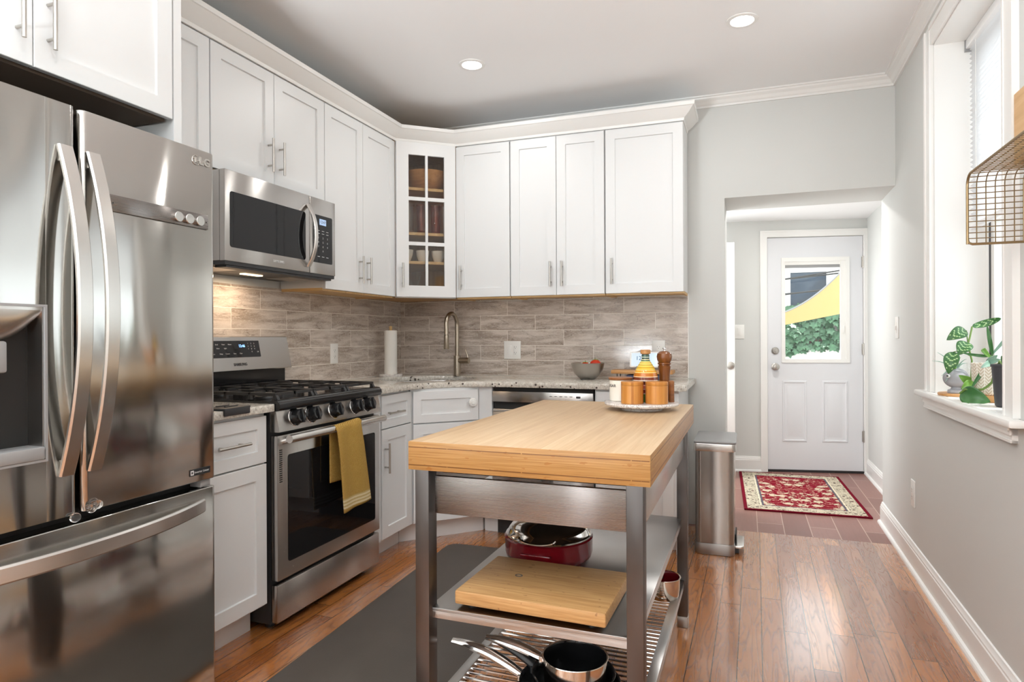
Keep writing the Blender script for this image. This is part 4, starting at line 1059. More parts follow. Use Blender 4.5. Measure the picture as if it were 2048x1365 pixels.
# ---- on the middle shelf
SZ = .4402
t = thing('cutting_board', 'thick worn bamboo cutting board lying on the cart shelf', 'cutting board', (1.888, -2.415, SZ), -.032)
m = MB(); m.box(-.211, .211, -.150, .150, .010, .048, .006)
part('board', m, M['cutboard'], t, local=True)
m = MB()
for x in (-.17, .17):
    for y in (-.12, .12): m.cyl((x, y, 0), (x, y, .0104), .012)
part('foot', m, M['black_rubber'], t, local=True)
m = MB(); m.tube([(-.085+.010*math.cos(a), .012+.007*math.sin(a), .0478) for a in [i*2*PI/20 for i in range(20)]], .0016, 6, closed=True); part('burn_mark', m, M['ink'], t, local=True)
t = thing('red_casserole', 'round red casserole with a steel lid on the cart shelf behind the cutting board', 'casserole', (1.800, -2.092, SZ))
RP = .146
m = MB(); m.lathe((0, 0, 0), [(.001, .0), (.126, 0), (.132, .004), (RP-.004, .016), (RP, .030), (RP, .074), (RP+.002, .077), (RP-.004, .080), (RP-.010, .078), (RP-.012, .02), (.001, .012)], 56); part('body', m, M['red_enamel'], t, local=True)
m = MB(); m.box(-.05, .05, -RP-.005, -RP+.02, .046, .054, .003); part('front_lip', m, M['red_enamel'], t, local=True)
m = MB(); m.lathe((0, 0, 0), [(RP-.0095, .0785), (RP-.004, .0805), (RP-.003, .086), (RP-.009, .090), (RP-.014, .102), (RP-.022, .112), (.10, .122), (.05, .130), (.001, .132)], 56, cap=False); part('lid', m, M['chrome'], t, local=True)
m = MB(); m.tube([(.062*math.sin(a)*.95, -RP+.016-.016*math.cos(a), .098-.012*math.cos(a)) for a in [-1.57+i*3.14/16 for i in range(17)]], .0045, 8); part('lid_handle', m, M['chrome'], t, local=True)
m = MB(); m.lathe((0, 0, 0), [(.001, .1325), (.014, .1325), (.014, .140), (.026, .144), (.026, .154), (.001, .158)], 28); part('lid_knob', m, M['black_plastic'], t, local=True)
# ---- on the wire rack
RZ = .1884
def pan(name, lab, c, rad, h, ang, body, inside, hmat, hl, rise, cat, tilt=0., grp=None, z0=0):
    t = thing(name, lab, cat, (c[0], c[1], c[2]), ang, grp)
    m = MB(); m.lathe((0, 0, 0), [(.001, 0), (rad*.86, 0), (rad*.93, .006), (rad*.985, h*.45), (rad, h-.003), (rad+.004, h), (rad+.003, h+.0015), (rad-.001, h)], 56, cap=False); part('body', m, body, t, local=True)
    m = MB(); m.lathe((0, 0, 0), [(rad-.0012, h-.0005), (rad-.003, h-.004), (rad*.965, h*.45), (rad*.9, .010), (rad*.84, .0045), (.001, .0045)], 56, cap=False); part('inside', m, inside, t, 'black non-stick inside', local=True)
    m = MB(); pts = []; rs = []
    for i in range(15):
        u = i/14; pts.append((rad+.002+hl*u, 0, h*.72+rise*(1-(1-u)**2.0))); rs.append(.0080+.0062*math.sin(PI*min(1, .12+u*.9)))
    for i in range(len(pts)-1): pass
    m.tube(pts, rs, 12, T=Matrix.Diagonal((1, 1.35, 1, 1))); m.box(rad-.004, rad+.012, -.022, .022, h*.55, h*.88, .003)
    part('handle', m, hmat, t, local=True); return t
pan('frying_pan', 'black frying pan with a long curved steel handle on the wire rack', (1.965, -2.440, RZ), .136, .046, 3.11, M['black_gloss'], M['black_plastic'], M['chrome'], .222, .060, 'pan', grp='pans on the wire rack')
pan('frying_pan', 'smaller black frying pan with a black handle, stacked under the saucepan', (1.972, -2.425, RZ+.0061), .112, .058, 3.02, M['black_gloss'], M['black_plastic'], M['black_plastic'], .135, .05, 'pan', grp='pans on the wire rack')
pan('saucepan', 'polished steel saucepan with a black inside, topmost of the nested pans', (1.978, -2.432, RZ+.0122), .088, .100, 3.08, M['copper'], M['black_gloss'], M['chrome'], .180, .030, 'saucepan', grp='pans on the wire rack')
t = pan('saucepan', 'small steel saucepan with a red inside at the far right of the wire rack', (2.125, -1.665, RZ), .062, .078, 1.9, M['copper'], M['red_enamel'], M['black_plastic'], .11, .04, 'saucepan', grp='pans on the wire rack')
# ------------------------------------------------------------------ lamps in the ceiling
def downlight(x, y, lab, z=H, power=LAMP_W):
    r = thing('recessed_light', lab, 'ceiling light', (x, y, z), 0, 'recessed ceiling lights')
    m = MB(); m.lathe((0, 0, 0), [(.052, -.0005), (.072, -.0005), (.071, -.005), (.054, -.007), (.052, -.004)], 40)
    m.f = [f for f in m.f if len(f) == 4]; k = 40
    m.f += [((4*k)+i, (4*k)+(i+1) % k, (i+1) % k, i) for i in range(k)]
    part('trim_ring', m, M['trim'], r, local=True)
    m = MB(); m.lathe((0, 0, 0), [(.001, -.003), (.0515, -.003), (.0515, -.0005), (.001, -.0005)], 40); part('diffuser', m, M['lamp'], r, local=True)
    area_light('lamp_light', (0, 0, -.008), (0, 0, 0), .1, .1, power, LAMP_COL, 'DISK', r)
downlight(1.03, -.96, 'round recessed ceiling light near the wall cabinets')
downlight(2.415, -.966, 'round recessed ceiling light in front of the doorway, right of the other')
for (x, y) in ((1.5, -3.5), (2.415, -3.3), (1.3, -5.3), (2.415, -5.3)):
    downlight(x, y, 'recessed ceiling light of the rows further back in the room')
downlight(2.75, .82, 'added recessed light to brighten the entry, unseen above the passage', 2.185, 9)  # unseen light added to brighten the entry
# added fill light behind the camera, bounced off the ceiling; stand and bowl invented
t = thing('bounce_fill_light', 'added fill light shaped as a bowl uplighter, unseen behind the camera', 'lamp', (1.0, -5.1, 0))
m = MB(); m.lathe((0, 0, 0), [(.001, .0005), (.17, .0005), (.17, .018), (.03, .030), (.001, .030)], 36); part('base', m, M['nickel'], t, local=True)
m = MB(); m.cyl((0, 0, .0302), (0, 0, .82), .014); part('pole', m, M['nickel'], t, local=True)
m = MB(); m.lathe((0, 0, 0), [(.001, .8205), (.12, .825), (.28, .87), (.40, .945), (.405, .945), (.395, .936), (.27, .885), (.11, .845), (.001, .84)], 48); part('fill_bowl', m, M['trim'], t, local=True)
area_light('bounce_fill', (0, 0, .935), (PI-.10, 0, 0), .66, .66, 172, (.89, .955, 1), 'DISK', t)

# ------------------------------------------------------------------ wall plates
def plate(name, T, s, z, n, w, h, lab, cat, kind):
    r = thing(name, lab, cat, T @ Vector((s, n, z)))
    m = MB(T); m.box(s-w/2, s+w/2, n, n+.006, z-h/2, z+h/2, .002); part('cover_plate', m, M['plastic_white'], r)
    for kd, cx in kind:
        if kd == 'rocker':
            m = MB(T); m.box(s+cx-.0165, s+cx+.0165, n+.006, n+.0085, z-.033, z+.033, .001); part('rocker', m, M['plastic_white'], r)
        elif kd == 'toggle':
            m = MB(T); m.box(s+cx-.012, s+cx+.012, n+.006, n+.0075, z-.03, z+.03); m.box(s+cx-.006, s+cx+.006, n+.006, n+.016, z-.012, z+.012, .002); part('toggle', m, M['plastic_white'], r)
        elif kd == 'outlet':
            m = MB(T)
            m.box(s+cx-.0165, s+cx+.0165, n+.006, n+.008, z-.034, z+.034, .001); so = part('receptacle', m, M['plastic_white'], r)
            m = MB(T)
            for dz in (-.019, .019):
                m.box(s+cx-.0075, s+cx-.0055, n+.0079, n+.0083, z+dz-.002, z+dz+.006); m.box(s+cx+.0055, s+cx+.0075, n+.0079, n+.0083, z+dz-.001, z+dz+.005); m.box(s+cx-.002, s+cx+.002, n+.0079, n+.0083, z+dz-.010, z+dz-.006)
            part('slots', m, M['ink'], so)
    return r
plate('wall_outlet', FL, .822, 1.085, .033, .075, .122, 'white duplex outlet on the tiles between the stove and the paper towels', 'outlet', [('outlet', 0)])
plate('wall_outlet', FB, .909, 1.093, .008, .122, .124, 'white switch and outlet plate on the tiles right of the faucet', 'outlet', [('rocker', -.023), ('outlet', .023)])
plate('wall_outlet', FB, 1.902, 1.095, .008, .082, .124, 'white outlet plate on the tiles behind the pepper mill', 'outlet', [('outlet', 0)])
plate('wall_outlet', FR, .420, .378, 0, .075, .135, 'white outlet low on the right wall near the floor', 'outlet', [('outlet', 0)])
plate('light_switch', FR, .045, 1.225, 0, .075, .122, 'white switch plate on the right wall beside the passage', 'switch', [('toggle', 0)])
plate('light_switch', FD, -.238, 1.221, 0, .078, .122, 'white rocker switch on the entry wall left of the exterior door', 'switch', [('rocker', 0)])

# ------------------------------------------------------------------ on the worktop
WT = .9182
t = thing('faucet', 'brushed gooseneck pull-down faucet with a side lever behind the sink', 'faucet', (.562, -.165, WT))
m = MB(); m.lathe((0, 0, 0), [(.001, 0), (.027, 0), (.027, .004), (.0235, .006), (.0235, .138), (.0165, .140), (.001, .140)], 28); part('body', m, M['bronze'], t, local=True)
pts = [(0, 0, .139), (0, 0, .20), (0, 0, .28), (0, 0, .345)]
R0 = .088
for i in range(1, 19):
    a = PI*i/18; pts.append((.004*i/18, -R0+R0*math.cos(a), .345+R0*.88*math.sin(a)))
pts += [(.005, -2*R0, .32), (.005, -2*R0, .285)]
m = MB(); m.tube(pts, .0145, 16); part('gooseneck', m, M['bronze'], t, local=True)
m = MB(); m.lathe((.005, -2*R0, 0), [(.001, .283), (.0135, .283), (.0135, .280), (.0165, .276), (.0185, .19), (.0165, .186), (.001, .186)], 24); part('spray_head', m, M['bronze'], t, local=True)
m = MB(); m.cyl((.015, 0, .105), (.088, 0, .105), .0205, seg=24); m.lathe((0, 0, 0), [], 3) if False else None
m.tube([(.082, 0, .118), (.074, .0, .150), (.062, 0, .178)], [.0065, .0055, .0045], 12); part('lever', m, M['bronze'], t, local=True)
t = thing('paper_towel_holder', 'pale marble paper towel holder in the worktop corner', 'paper towel holder', (.150, -.345, WT))
m = MB(); m.lathe((0, 0, 0), [(.001, 0), (.076, 0), (.078, .003), (.078, .014), (.076, .016), (.001, .016)], 44); part('base', m, M['marble'], t, local=True)
m = MB(); m.lathe((0, 0, 0), [(.001, .0162), (.009, .0162), (.009, .325), (.011, .330), (.010, .342), (.001, .343)], 20); part('rod', m, M['maple'], t, local=True)
m = MB(); c = Vector((.150, -.345, WT+.0164)); m.lathe(c, [(.0105, 0), (.040, 0), (.0425, .004), (.0425, .292), (.041, .296), (.0105, .296), (.0105, 0)], 40)
m.f = [f for f in m.f if len(f) == 4]; solo('paper_towel_roll', m, M['paper'], 'white paper towel roll standing on the holder in the corner', 'paper towel', c)
c = Vector((1.500, -.265, WT)); m = MB()
m.lathe(c, [(.001, 0), (.042, 0), (.048, .004), (.078, .030), (.096, .062), (.103, .098), (.1055, .1005), (.103, .1015), (.100, .098), (.093, .062), (.075, .033), (.045, .008), (.001, .006)], 48)
solo('mixing_bowl', m, M['nickel'], 'brushed steel bowl of tomatoes on the worktop by the wall', 'bowl', c)
def tomato(c, rr, lab):
    t = thing('tomato', lab, 'tomato', c, 0, 'tomatoes in the steel bowl')
    m = MB(); m.ball((0, 0, rr*.86), rr, rr, rr*.86, 24, 16); part('fruit', m, M['tomato'], t, local=True)
    m = MB()
    for k in range(5):
        a = k*2*PI/5+.3; m.tube([(0, 0, rr*1.70), (.012*math.cos(a), .012*math.sin(a), rr*1.72), (.022*math.cos(a), .022*math.sin(a), rr*1.62)], [.003, .002, .0006], 6)
    m.cyl((0, 0, rr*1.66), (0, .002, rr*1.66+.012), .002, seg=8); part('stalk', m, M['green_stem'], t, local=True)
tomato((1.548, -.258, .978), .036, 'large red tomato heaped at the right of the steel bowl')
tomato((1.492, -.295, .972), .031, 'smaller red tomato in the middle of the steel bowl')
tomato((1.478, -.225, .958), .034, 'red tomato mostly hidden low in the steel bowl')
t = thing('wooden_riser', 'small wooden counter riser on black metal legs', 'riser', (1.83, -.19, WT))
m = MB(); m.box(-.185, .185, -.075, .075, .036, .058, .003); part('board', m, M['oak_board'], t, local=True)
for x in (-.15, .15):
    m = MB(); m.tube([(x, -.055, .036), (x, -.055, .003), (x, .055, .003), (x, .055, .036)], .003, 8); m.box(x-.01, x+.01, -.06, .06, .0345, .0362); part('leg', m, M['black_plastic'], t, local=True)
m = MB(); m.box(1.735, 1.965, -.255+.02, -.135, WT, WT+.028, .003); solo('blue_box', m, M['blue_box'], 'dusky blue flat box stored under the wooden riser', 'box', (1.85, -.19, WT))
t = thing('smart_display', 'small white smart display showing the time on the wooden riser', 'screen', (1.832, -.185, WT+.0585))
Rt = Matrix.Rotation(math.radians(-14), 4, 'X')
m = MB(Rt @ Matrix.Translation((0, .012, .012))); m.prism(rrect(-.088, .088, .006, .104, .008), -.012, 0, T=XZ @ Matrix.Diagonal((1, 1, -1, 1))); part('screen_frame', m, M['plastic_white'], t, local=True)
m = MB(Rt @ Matrix.Translation((0, .012, .012))); m.box(-.079, .079, -.0008, 0, .014, .096); sp = part('screen', m, M['screen'], t, local=True)
TT = Rt @ Matrix.Translation((0, .012, .012))
tm = text_mb('12:47', (0, 0, 0), (1, 0, 0), (0, 0, 1), .036, .0002); m = MB(TT @ Matrix.Translation((-.012, -.0012, .062))); m.add(tm.v, tm.f); part('screen_digits', m, M['screen_ink'], sp, local=True)
m = MB(); m.box(-.05, .05, -.005, .055, .0005, .020, .006); part('speaker_base', m, M['grey_plastic'], t, local=True)
# black silicone rest hanging over the little worktop
m = MB(FL)
m.prism(rrect(2.205, 2.345, .575, .664, .014), WT, WT+.008, bev=.002)
m.box(2.215, 2.34, .6565, .665, WT-.020, WT+.006, .003); m.box(2.24, 2.30, .58, .59, WT+.006, WT+.012, .002); m.box(2.24, 2.30, .62, .63, WT+.006, WT+.012, .002)
solo('spoon_rest', m, M['black_rubber'], 'black silicone spoon rest lapping over the edge of the small worktop', 'spoon rest', FL @ Vector((2.275, .62, WT)))
# dish towel over the oven handle
TW0, TW1 = 1.575, 1.792
def towel(u, v):
    # v 0..1 : from the back hem up, over the bar, down the front
    Lb, Lf = .245, .370; rr = .0205; tot = Lb+PI*rr+Lf; d = v*tot; zc, nc = .777, .712
    fold = .004*math.sin(u*9+1)*min(1, abs(d-Lb)/.1)
    pinch = 1.0
    if d < Lb: z = zc-(Lb-d); n = nc-rr-.002+fold*.4; sh = -.018; w = .92
    elif d < Lb+PI*rr: a = (d-Lb)/rr; z = zc+rr*math.sin(a); n = nc-rr*math.cos(a); sh = -.018+.012*(a/PI); w = .92-.12*math.sin(a)*.5
    else:
        q2 = d-Lb-PI*rr; z = zc-q2; n = nc+rr+.004*min(1, q2/.1)+fold+.006*q2/.37; sh = -.006-.05*q2/.37; w = .86+.16*q2/.37
    z += .012*(u-.5)*(1 if d > Lb else -1)
    s = (TW0+TW1)/2 + (u-.5)*(TW1-TW0)*w*(-1) + sh
    return (s, n, z)
m = MB(FL); m.grid(towel, 22, 70)
o = solo('dish_towel', m, M['terry'], 'mustard yellow ribbed dish towel hanging over the oven handle', 'towel', FL @ Vector((1.70, .73, .390)), smooth=80)
sd = o.modifiers.new('thick', 'SOLIDIFY'); sd.thickness = .005; sd.offset = 0
# ------------------------------------------------------------------ on the floor
m = MB(Matrix.Translation((0, 0, 0)) @ Matrix.Rotation(-.026, 4, 'Z'))
def rr2(a, b, c, d, rr): return rrect(a, b, c, d, rr)
mz = Matrix.Translation((.838, -.840, 0)) @ Matrix.Rotation(.030, 4, 'Z')
m = MB(mz); m.prism(rr2(0, .64, -2.1, -.02, .06), .0005, .014, bev=.005)
solo('kitchen_mat', m, M['mat'], 'long dark grey anti-fatigue mat on the floor before the stove', 'mat', (1.1, -1.9, 0))
t = thing('step_trash_can', 'rectangular stainless step trash can between the cart and the doorway', 'trash can', (2.265, -.36, 0))
TX0, TX1, TY0, TY1 = 2.160, 2.366, -.556, -.170
m = MB(); m.prism(rrect(TX0, TX1, TY0, TY1, .035), .0005, .062, bev=.004); part('base', m, M['steel_dark'], t)
m = MB(); m.prism(rrect(TX0+.002, TX1-.002, TY0+.002, TY1-.002, .034, 8), .0622, .560); part('body', m, M['steel_can'], t)
m = MB(); m.prism(rrect(TX0-.006, TX1+.008, TY0-.008, TY1+.006, .022), .5605, .602, bev=.003); part('rim', m, M['steel_handle'], t)
m = MB(); m.prism(rrect(TX0-.004, TX1+.010, TY0-.006, TY1+.004, .022), .6025, .614, bev=.003); part('lid', m, M['grey_plastic'], t)
m = MB(); m.prism(rrect(TX1-.01, TX1+.046, -.50, -.30, .014), .030, .046, bev=.004); part('pedal', m, M['steel_handle'], t)
m = MB(); m.box(TX1-.005, TX1+.020, -.49, -.31, .004, .0298); part('pedal_arm', m, M['black_plastic'], t)
m = MB(); m.box(TX1+.001, TX1+.008, -.47, -.33, .0465, .10, .002); part('pedal_slot', m, M['dark'], t)
RC = Vector((2.779, 1.098, 0)); RRZ = .036
m = MB(); m.grid(lambda u, v: (-.39+.78*u, -.63+1.26*v, .0095+.0010*math.sin(u*7)*math.sin(v*9)), 14, 20)
m.box(-.39, .39, -.63, .63, .0005, .0080)
m.v = [v+RC for v in m.v]
o = solo('area_rug', m, M['rug'], 'red and cream patterned oriental rug before the exterior door', 'rug', RC); o.rotation_euler = (0, 0, RRZ)
# ------------------------------------------------------------------ the window in the right wall
W1 = thing('window_1', None, None, FR @ Vector((1.28, -.2, .92))); W1['kind'] = 'structure'
SI = .925
m = MB(FR)                                             # painted reveals
m.box(WS0-.001, WS0+.008, -.20, -.001, SI, WZ1-.001); m.box(WS1-.008, WS1+.001, -.20, -.001, SI, WZ1-.001); m.box(WS0, WS1, -.20, -.001, WZ1-.009, WZ1+.001)
part('reveal', m, M['trim'], W1)
m = MB(FR @ XZ)
m.prism([(WS0+.008, SI), (WS1-.008, SI), (WS1-.008, 2.471), (WS0+.008, 2.471)], -.255, -.19, holes=[[(WS0+.055, SI+.05), (WS1-.055, SI+.05), (WS1-.055, 2.42), (WS0+.055, 2.42)]])
part('window_frame', m, M['trim'], W1)
for (z0, z1, n0) in ((SI+.05, 1.70, -.222), (1.66, 2.42, -.250)):
    m = frame_mb(FR, WS0+.055, WS1-.055, z0, z1, .045, n0, n0+.028); s_ = part('sash', m, M['plastic_white'], W1)
    m = MB(FR); m.box(WS0+.098, WS1-.098, n0+.011, n0+.015, z0+.043, z1-.043); part('pane', m, M['pane'], s_)
m = MB(FR); m.box(WS0+.0552, WS0+.060, -.212, -.188, SI+.052, 2.42); part('jamb_liner', m, M['ink'], W1)
# casing, stool and apron
def casing(s_in, s_out, z0, z1):
    mb.box(min(s_in, s_out), max(s_in, s_out), 0, .014, z0, z1); d = 1 if s_out > s_in else -1
    mb.box(s_out-d*.02, s_out, .014, .020, z0, z1); mb.box(s_in, s_in+d*.010, .014, .018, z0, z1)
mb = MB(FR)
casing(WS0-.002, WS0-.095, SI+.0005, WZ1+.085); casing(WS1+.002, WS1+.095, SI+.0005, WZ1+.085)
mb.box(WS0-.002, WS1+.002, 0, .014, WZ1-.001, WZ1+.085); mb.box(WS0-.002, WS1+.002, .014, .020, WZ1+.065, WZ1+.085)
struct('trim_5', mb, M['trim'], smooth=20)
mb = MB(FR); mb.box(WS0+.001, WS1-.001, -.19, 0, SI-.024, SI); mb.box(.655, 1.872, 0, .046, SI-.024, SI, .006)
struct('trim_6', mb, M['trim'], smooth=30)
mb = MB(FR)
for n1, z0, z1 in ((.016, .848, .9005), (.022, .872, .9005), (.027, .886, .9005), (.019, .848, .856)): mb.box(.715, 1.800, 0, n1, z0, z1)
struct('trim_7', mb, M['trim'], smooth=20)
# blind
b0, b1, bn = WS0+.014, WS1-.014, -.140
t = thing('window_blind', 'white horizontal slat blind lowered halfway in the right-hand window', 'blind', FR @ Vector((1.28, bn, 2.47)))
m = MB(FR); m.box(b0, b1, bn-.022, bn+.022, 2.432, 2.470, .003); part('headrail', m, M['blind'], t)
for q in (b0-.004, b1-.003):
    m = MB(FR); m.box(q, q+.007, bn-.026, bn+.026, 2.420, 2.4705); part('end_bracket', m, M['grey_plastic'], t)
m = MB(FR); z = 2.418
nsl = 0
while z > 1.672:
    w, an = .0125, .72
    dn, dz = w*math.cos(an), w*math.sin(an)
    m.add([(b0+.004, bn-dn, z-dz), (b1-.004, bn-dn, z-dz), (b1-.004, bn, z+.002), (b0+.004, bn, z+.002), (b1-.004, bn+dn, z+dz), (b0+.004, bn+dn, z+dz)], [(0, 1, 2, 3), (3, 2, 4, 5)]); z -= .0205
part('slats', m, M['slat'], t)
m = MB(FR); m.box(b0+.002, b1-.002, bn-.012, bn+.012, 1.640, 1.662, .004); part('bottom_rail', m, M['blind'], t)
for s in (b0+.10, (b0+b1)/2, b1-.10):
    m = MB(FR)
    for q in (-.013, .013): m.cyl((s, bn+q, 1.66), (s, bn+q, 2.434), .0009, seg=6)
    part('ladder_cord', m, M['paper'], t)
# ------------------------------------------------------------------ wire shelf on a pine board
t = thing('wire_wall_basket', 'bent brass wire basket hung from a pine board right of the window', 'basket', FR @ Vector((2.0, .02, 1.46)))
m = MB(FR); m.box(1.838, 2.50, .001, .020, 1.69, 1.90, .002); part('back_board', m, M['pine'], t)
S0, S1, N0, N1, Z0, Z1 = 1.92, 2.52, .022, .160, 1.448, 1.652
rc = .035
def prof(n, k=6):
    """a wire that runs down the far end, round the top corner and along under the top"""
    p = [(S0, n, Z0), (S0, n, Z1-rc)]
    for i in range(1, k+1):
        a = PI/2*i/k; p.append((S0+rc-rc*math.cos(a), n, Z1-rc+rc*math.sin(a)))
    for i in range(k):
        a = PI/2*i/k; p.append((S1-rc+rc*math.sin(a), n, Z1-rc+rc*math.cos(a)))
    return p+[(S1, n, Z1-rc), (S1, n, Z0)]
m = MB(FR); m.tube(prof(N1), .0038, 8); m.tube(prof(N0), .0030, 8)
for s in (S0, S1): m.tube([(s, N0, Z0), (s, N1-.012, Z0), (s, N1-.003, Z0+.004), (s, N1, Z0+.015)], .0038, 8)
part('rim', m, M['brass_wire'], t)
m = MB(FR)
for i in range(1, 6): m.tube(prof(N0+(N1-N0)*i/6), .0016, 6, cap=False)
pp = prof(N1); pts = [Vector(p) for p in pp]; ln = [0]
for a, b in zip(pts, pts[1:]): ln.append(ln[-1]+(b-a).length)
k = int(ln[-1]/.0165)
for i in range(1, k):
    d = ln[-1]*i/k; j = max(q2 for q2 in range(len(ln)-1) if ln[q2] <= d); f = (d-ln[j])/(ln[j+1]-ln[j]); p = pts[j].lerp(pts[j+1], f)
    m.cyl((p.x, N0, p.z), (p.x, N1+.003, p.z), .0015, seg=6)
part('wire_mesh', m, M['brass_wire'], t)

# ------------------------------------------------------------------ plants on the sill
M['pat'] = M['leaf']
def leaf_part(root, base, tip, width, mat, droop, pale=False):
    b, e = Vector(base), Vector(tip); d = (e-b); L = d.length; d.normalize()
    view = Vector((-.30, -.93, .15)).normalized()
    side = d.cross(view).normalized(); nrm = side.cross(d).normalized()
    if nrm.dot(view) < 0: nrm = -nrm
    nu, nv = 18, 8; vs = []; fs = []; mi = []
    for i in range(nu+1):
        u = i/nu; w = width/2*(math.sin(PI*u**.78)**.75 if width/L > .3 else math.sin(PI*(u*.92+.06))**.6)*(1-.0*u)
        if u == 1 or u == 0: w = .0004
        for j in range(nv+1):
            v = -1+2*j/nv
            vs.append(b + d*L*u + side*w*v + nrm*(abs(v)**1.3*w*.28 - .004*0 + droop*math.sin(PI*u)) - nrm*.0)
    wv = nv+1
    for i in range(nu):
        for j in range(nv):
            fs.append((i*wv+j, (i+1)*wv+j, (i+1)*wv+j+1, i*wv+j+1))
            inner = 1 <= j <= nv-2; mi.append(1 if pale and inner and 2 <= i <= nu-4 and ((i+abs(j-3.5)) % 4 < 1.1 and abs(j-3.5) < 2.6) else 0)
    m = MB(); m.add(vs, fs)
    o = part('leaf', m, [M[mat], M['leaf_pale']], root, smooth=70)
    if pale and len(o.data.polygons) == len(mi):
        for p, q2 in zip(o.data.polygons, mi): p.material_index = q2
    sdm = o.modifiers.new('thick', 'SOLIDIFY'); sdm.thickness = .0006; sdm.offset = 0
LEAVES = [
('dieff', (3.2918, -1.0048, 1.1993), (3.2146, -1.0324, 1.1596), 0.0546, 'pat', 0.02),
('dieff', (3.278, -1.0735, 1.1502), (3.2355, -1.1099, 1.0992), 0.0581, 'pat', 0.01),
('dieff', (3.2252, -1.0923, 1.1118), (3.197, -1.1236, 1.023), 0.0549, 'pat', 0.02),
('dieff', (3.3021, -1.0437, 1.2153), (3.3918, -1.0753, 1.2467), 0.03, 'pat', -0.015),
('philo', (3.2016, -1.26, 0.9567), (3.2764, -1.3353, 0.9325), 0.0695, 'leaf', 0.02),
('philo', (3.2602, -1.186, 0.9897), (3.2112, -1.2035, 1.0231), 0.0332, 'leaf2', 0.01),
('philo', (3.2477, -1.2436, 1.0009), (3.2044, -1.259, 0.9715), 0.0296, 'leaf2', 0.01),
('philo', (3.2916, -1.2797, 1.0889), (3.2321, -1.281, 0.9805), 0.014, 'leaf', -0.01),
('succ', (3.3008, -1.2777, 1.1012), (3.2189, -1.2208, 1.1106), 0.0118, 'leaf', -0.03),
('succ', (3.3008, -1.2777, 1.1012), (3.2814, -1.2846, 1.2157), 0.0139, 'leaf', 0.02),
('succ', (3.2963, -1.2806, 1.1047), (3.3222, -1.3762, 1.1916), 0.0115, 'succulent', -0.03),
('succ', (3.2927, -1.2818, 1.0946), (3.2544, -1.3367, 1.1288), 0.0172, 'leaf2', -0.02),
('succ', (3.2741, -1.2997, 1.074), (3.2962, -1.343, 1.1058), 0.0214, 'succulent', 0),
('succ', (3.2807, -1.3298, 1.0745), (3.2302, -1.3891, 1.060), 0.0238, 'succulent', 0.01),
('succ', (3.2682, -1.3355, 1.0794), (3.292, -1.3883, 1.0911), 0.0194, 'succulent', 0),
('philo', (3.2921, -1.4507, 1.0752), (3.2629, -1.4823, 1.1068), 0.0243, 'leaf', 0),
('philo', (3.287, -1.4525, 1.0753), (3.2971, -1.4701, 1.1321), 0.0324, 'leaf', 0.01)]
t1 = thing('leafy_houseplant', 'houseplant with pale-veined leaves rising from a clear glass vase on the sill', 'plant', (3.300, -1.01, SI+.0005))
m = MB(); m.lathe((3.300, -1.01, SI+.0008), [(.001, 0), (.026, 0), (.030, .004), (.034, .06), (.036, .140), (.0335, .140), (.031, .06), (.027, .008), (.001, .006)], 32); part('glass_vase', m, M['tumbler'], t1)
t2 = thing('trailing_houseplant', 'trailing plant with big glossy leaves in a charcoal pot at the sill right end', 'plant', (3.297, -1.445, SI+.0005))
m = MB(); m.lathe((3.297, -1.445, SI+.0008), [(.001, 0), (.036, 0), (.040, .004), (.050, .140), (.053, .142), (.053, .150), (.048, .150), (.046, .135), (.001, .130)], 40); part('pot', m, M['charcoal'], t2)
m = MB(); m.lathe((3.297, -1.445, SI), [(.001, .1345), (.045, .1345), (.044, .138), (.001, .142)], 24); part('soil', m, M['soil'], t2)
t3 = thing('succulent_plant', 'grey-green succulents in a cream herringbone pot on a wooden saucer', 'plant', (3.300, -1.235, SI+.0255))
m = MB(); m.lathe((3.300, -1.235, SI+.0255), [(.001, 0), (.046, 0), (.050, .004), (.056, .118), (.056, .122), (.051, .122), (.049, .108), (.001, .105)], 44); part('pot', m, M['herring'], t3)
m = MB(); m.lathe((3.300, -1.235, SI+.0255), [(.001, .1055), (.048, .1085), (.048, .112), (.001, .116)], 24); part('soil', m, M['soil'], t3)
m = MB(); m.lathe((3.300, -1.235, SI+.0005), [(.001, 0), (.060, 0), (.064, .004), (.066, .024), (.060, .0245), (.001, .0245)], 44); solo('wooden_saucer', m, M['oak_board'], 'round wooden saucer under the cream herringbone pot', 'saucer', (3.300, -1.235, SI))
ROOT = {'dieff': t1, 'philo': t2, 'succ': t3}
for p, b, e, w, mt, dr_ in LEAVES: leaf_part(ROOT[p], b, e, w, mt, dr_, mt == 'pat')
def stem(root, pts, rr, mat='green_stem'):
    m = MB(); m.tube(pts, rr, 8); part('stem', m, M[mat], root)
stem(t1, [(3.303, -1.012, .935), (3.3007, -1.0442, 1.0756), (3.2933, -1.0468, 1.1072), (3.286, -1.0494, 1.142), (3.2936, -1.0467, 1.1736), (3.3021, -1.0437, 1.2153)], .0035)
stem(t1, [(3.2893, -1.0376, 1.1419), (3.2889, -1.0313, 1.1642), (3.2918, -1.0048, 1.1993)], .0025)
stem(t1, [(3.286, -1.0494, 1.142), (3.28, -1.062, 1.150), (3.278, -1.0735, 1.1502)], .0022)
stem(t1, [(3.2933, -1.0468, 1.0946), (3.2576, -1.0595, 1.1174), (3.2412, -1.0754, 1.1148), (3.2252, -1.0923, 1.1118)], .0022)
stem(t2, [(3.2016, -1.26, .9567), (3.2108, -1.2834, .9736), (3.2308, -1.3027, .974), (3.2581, -1.3129, .9768), (3.2700, -1.3232, .9883), (3.2773, -1.3454, 1.0056), (3.280, -1.372, 1.0458), (3.285, -1.40, 1.085), (3.292, -1.43, 1.068)], .0045)
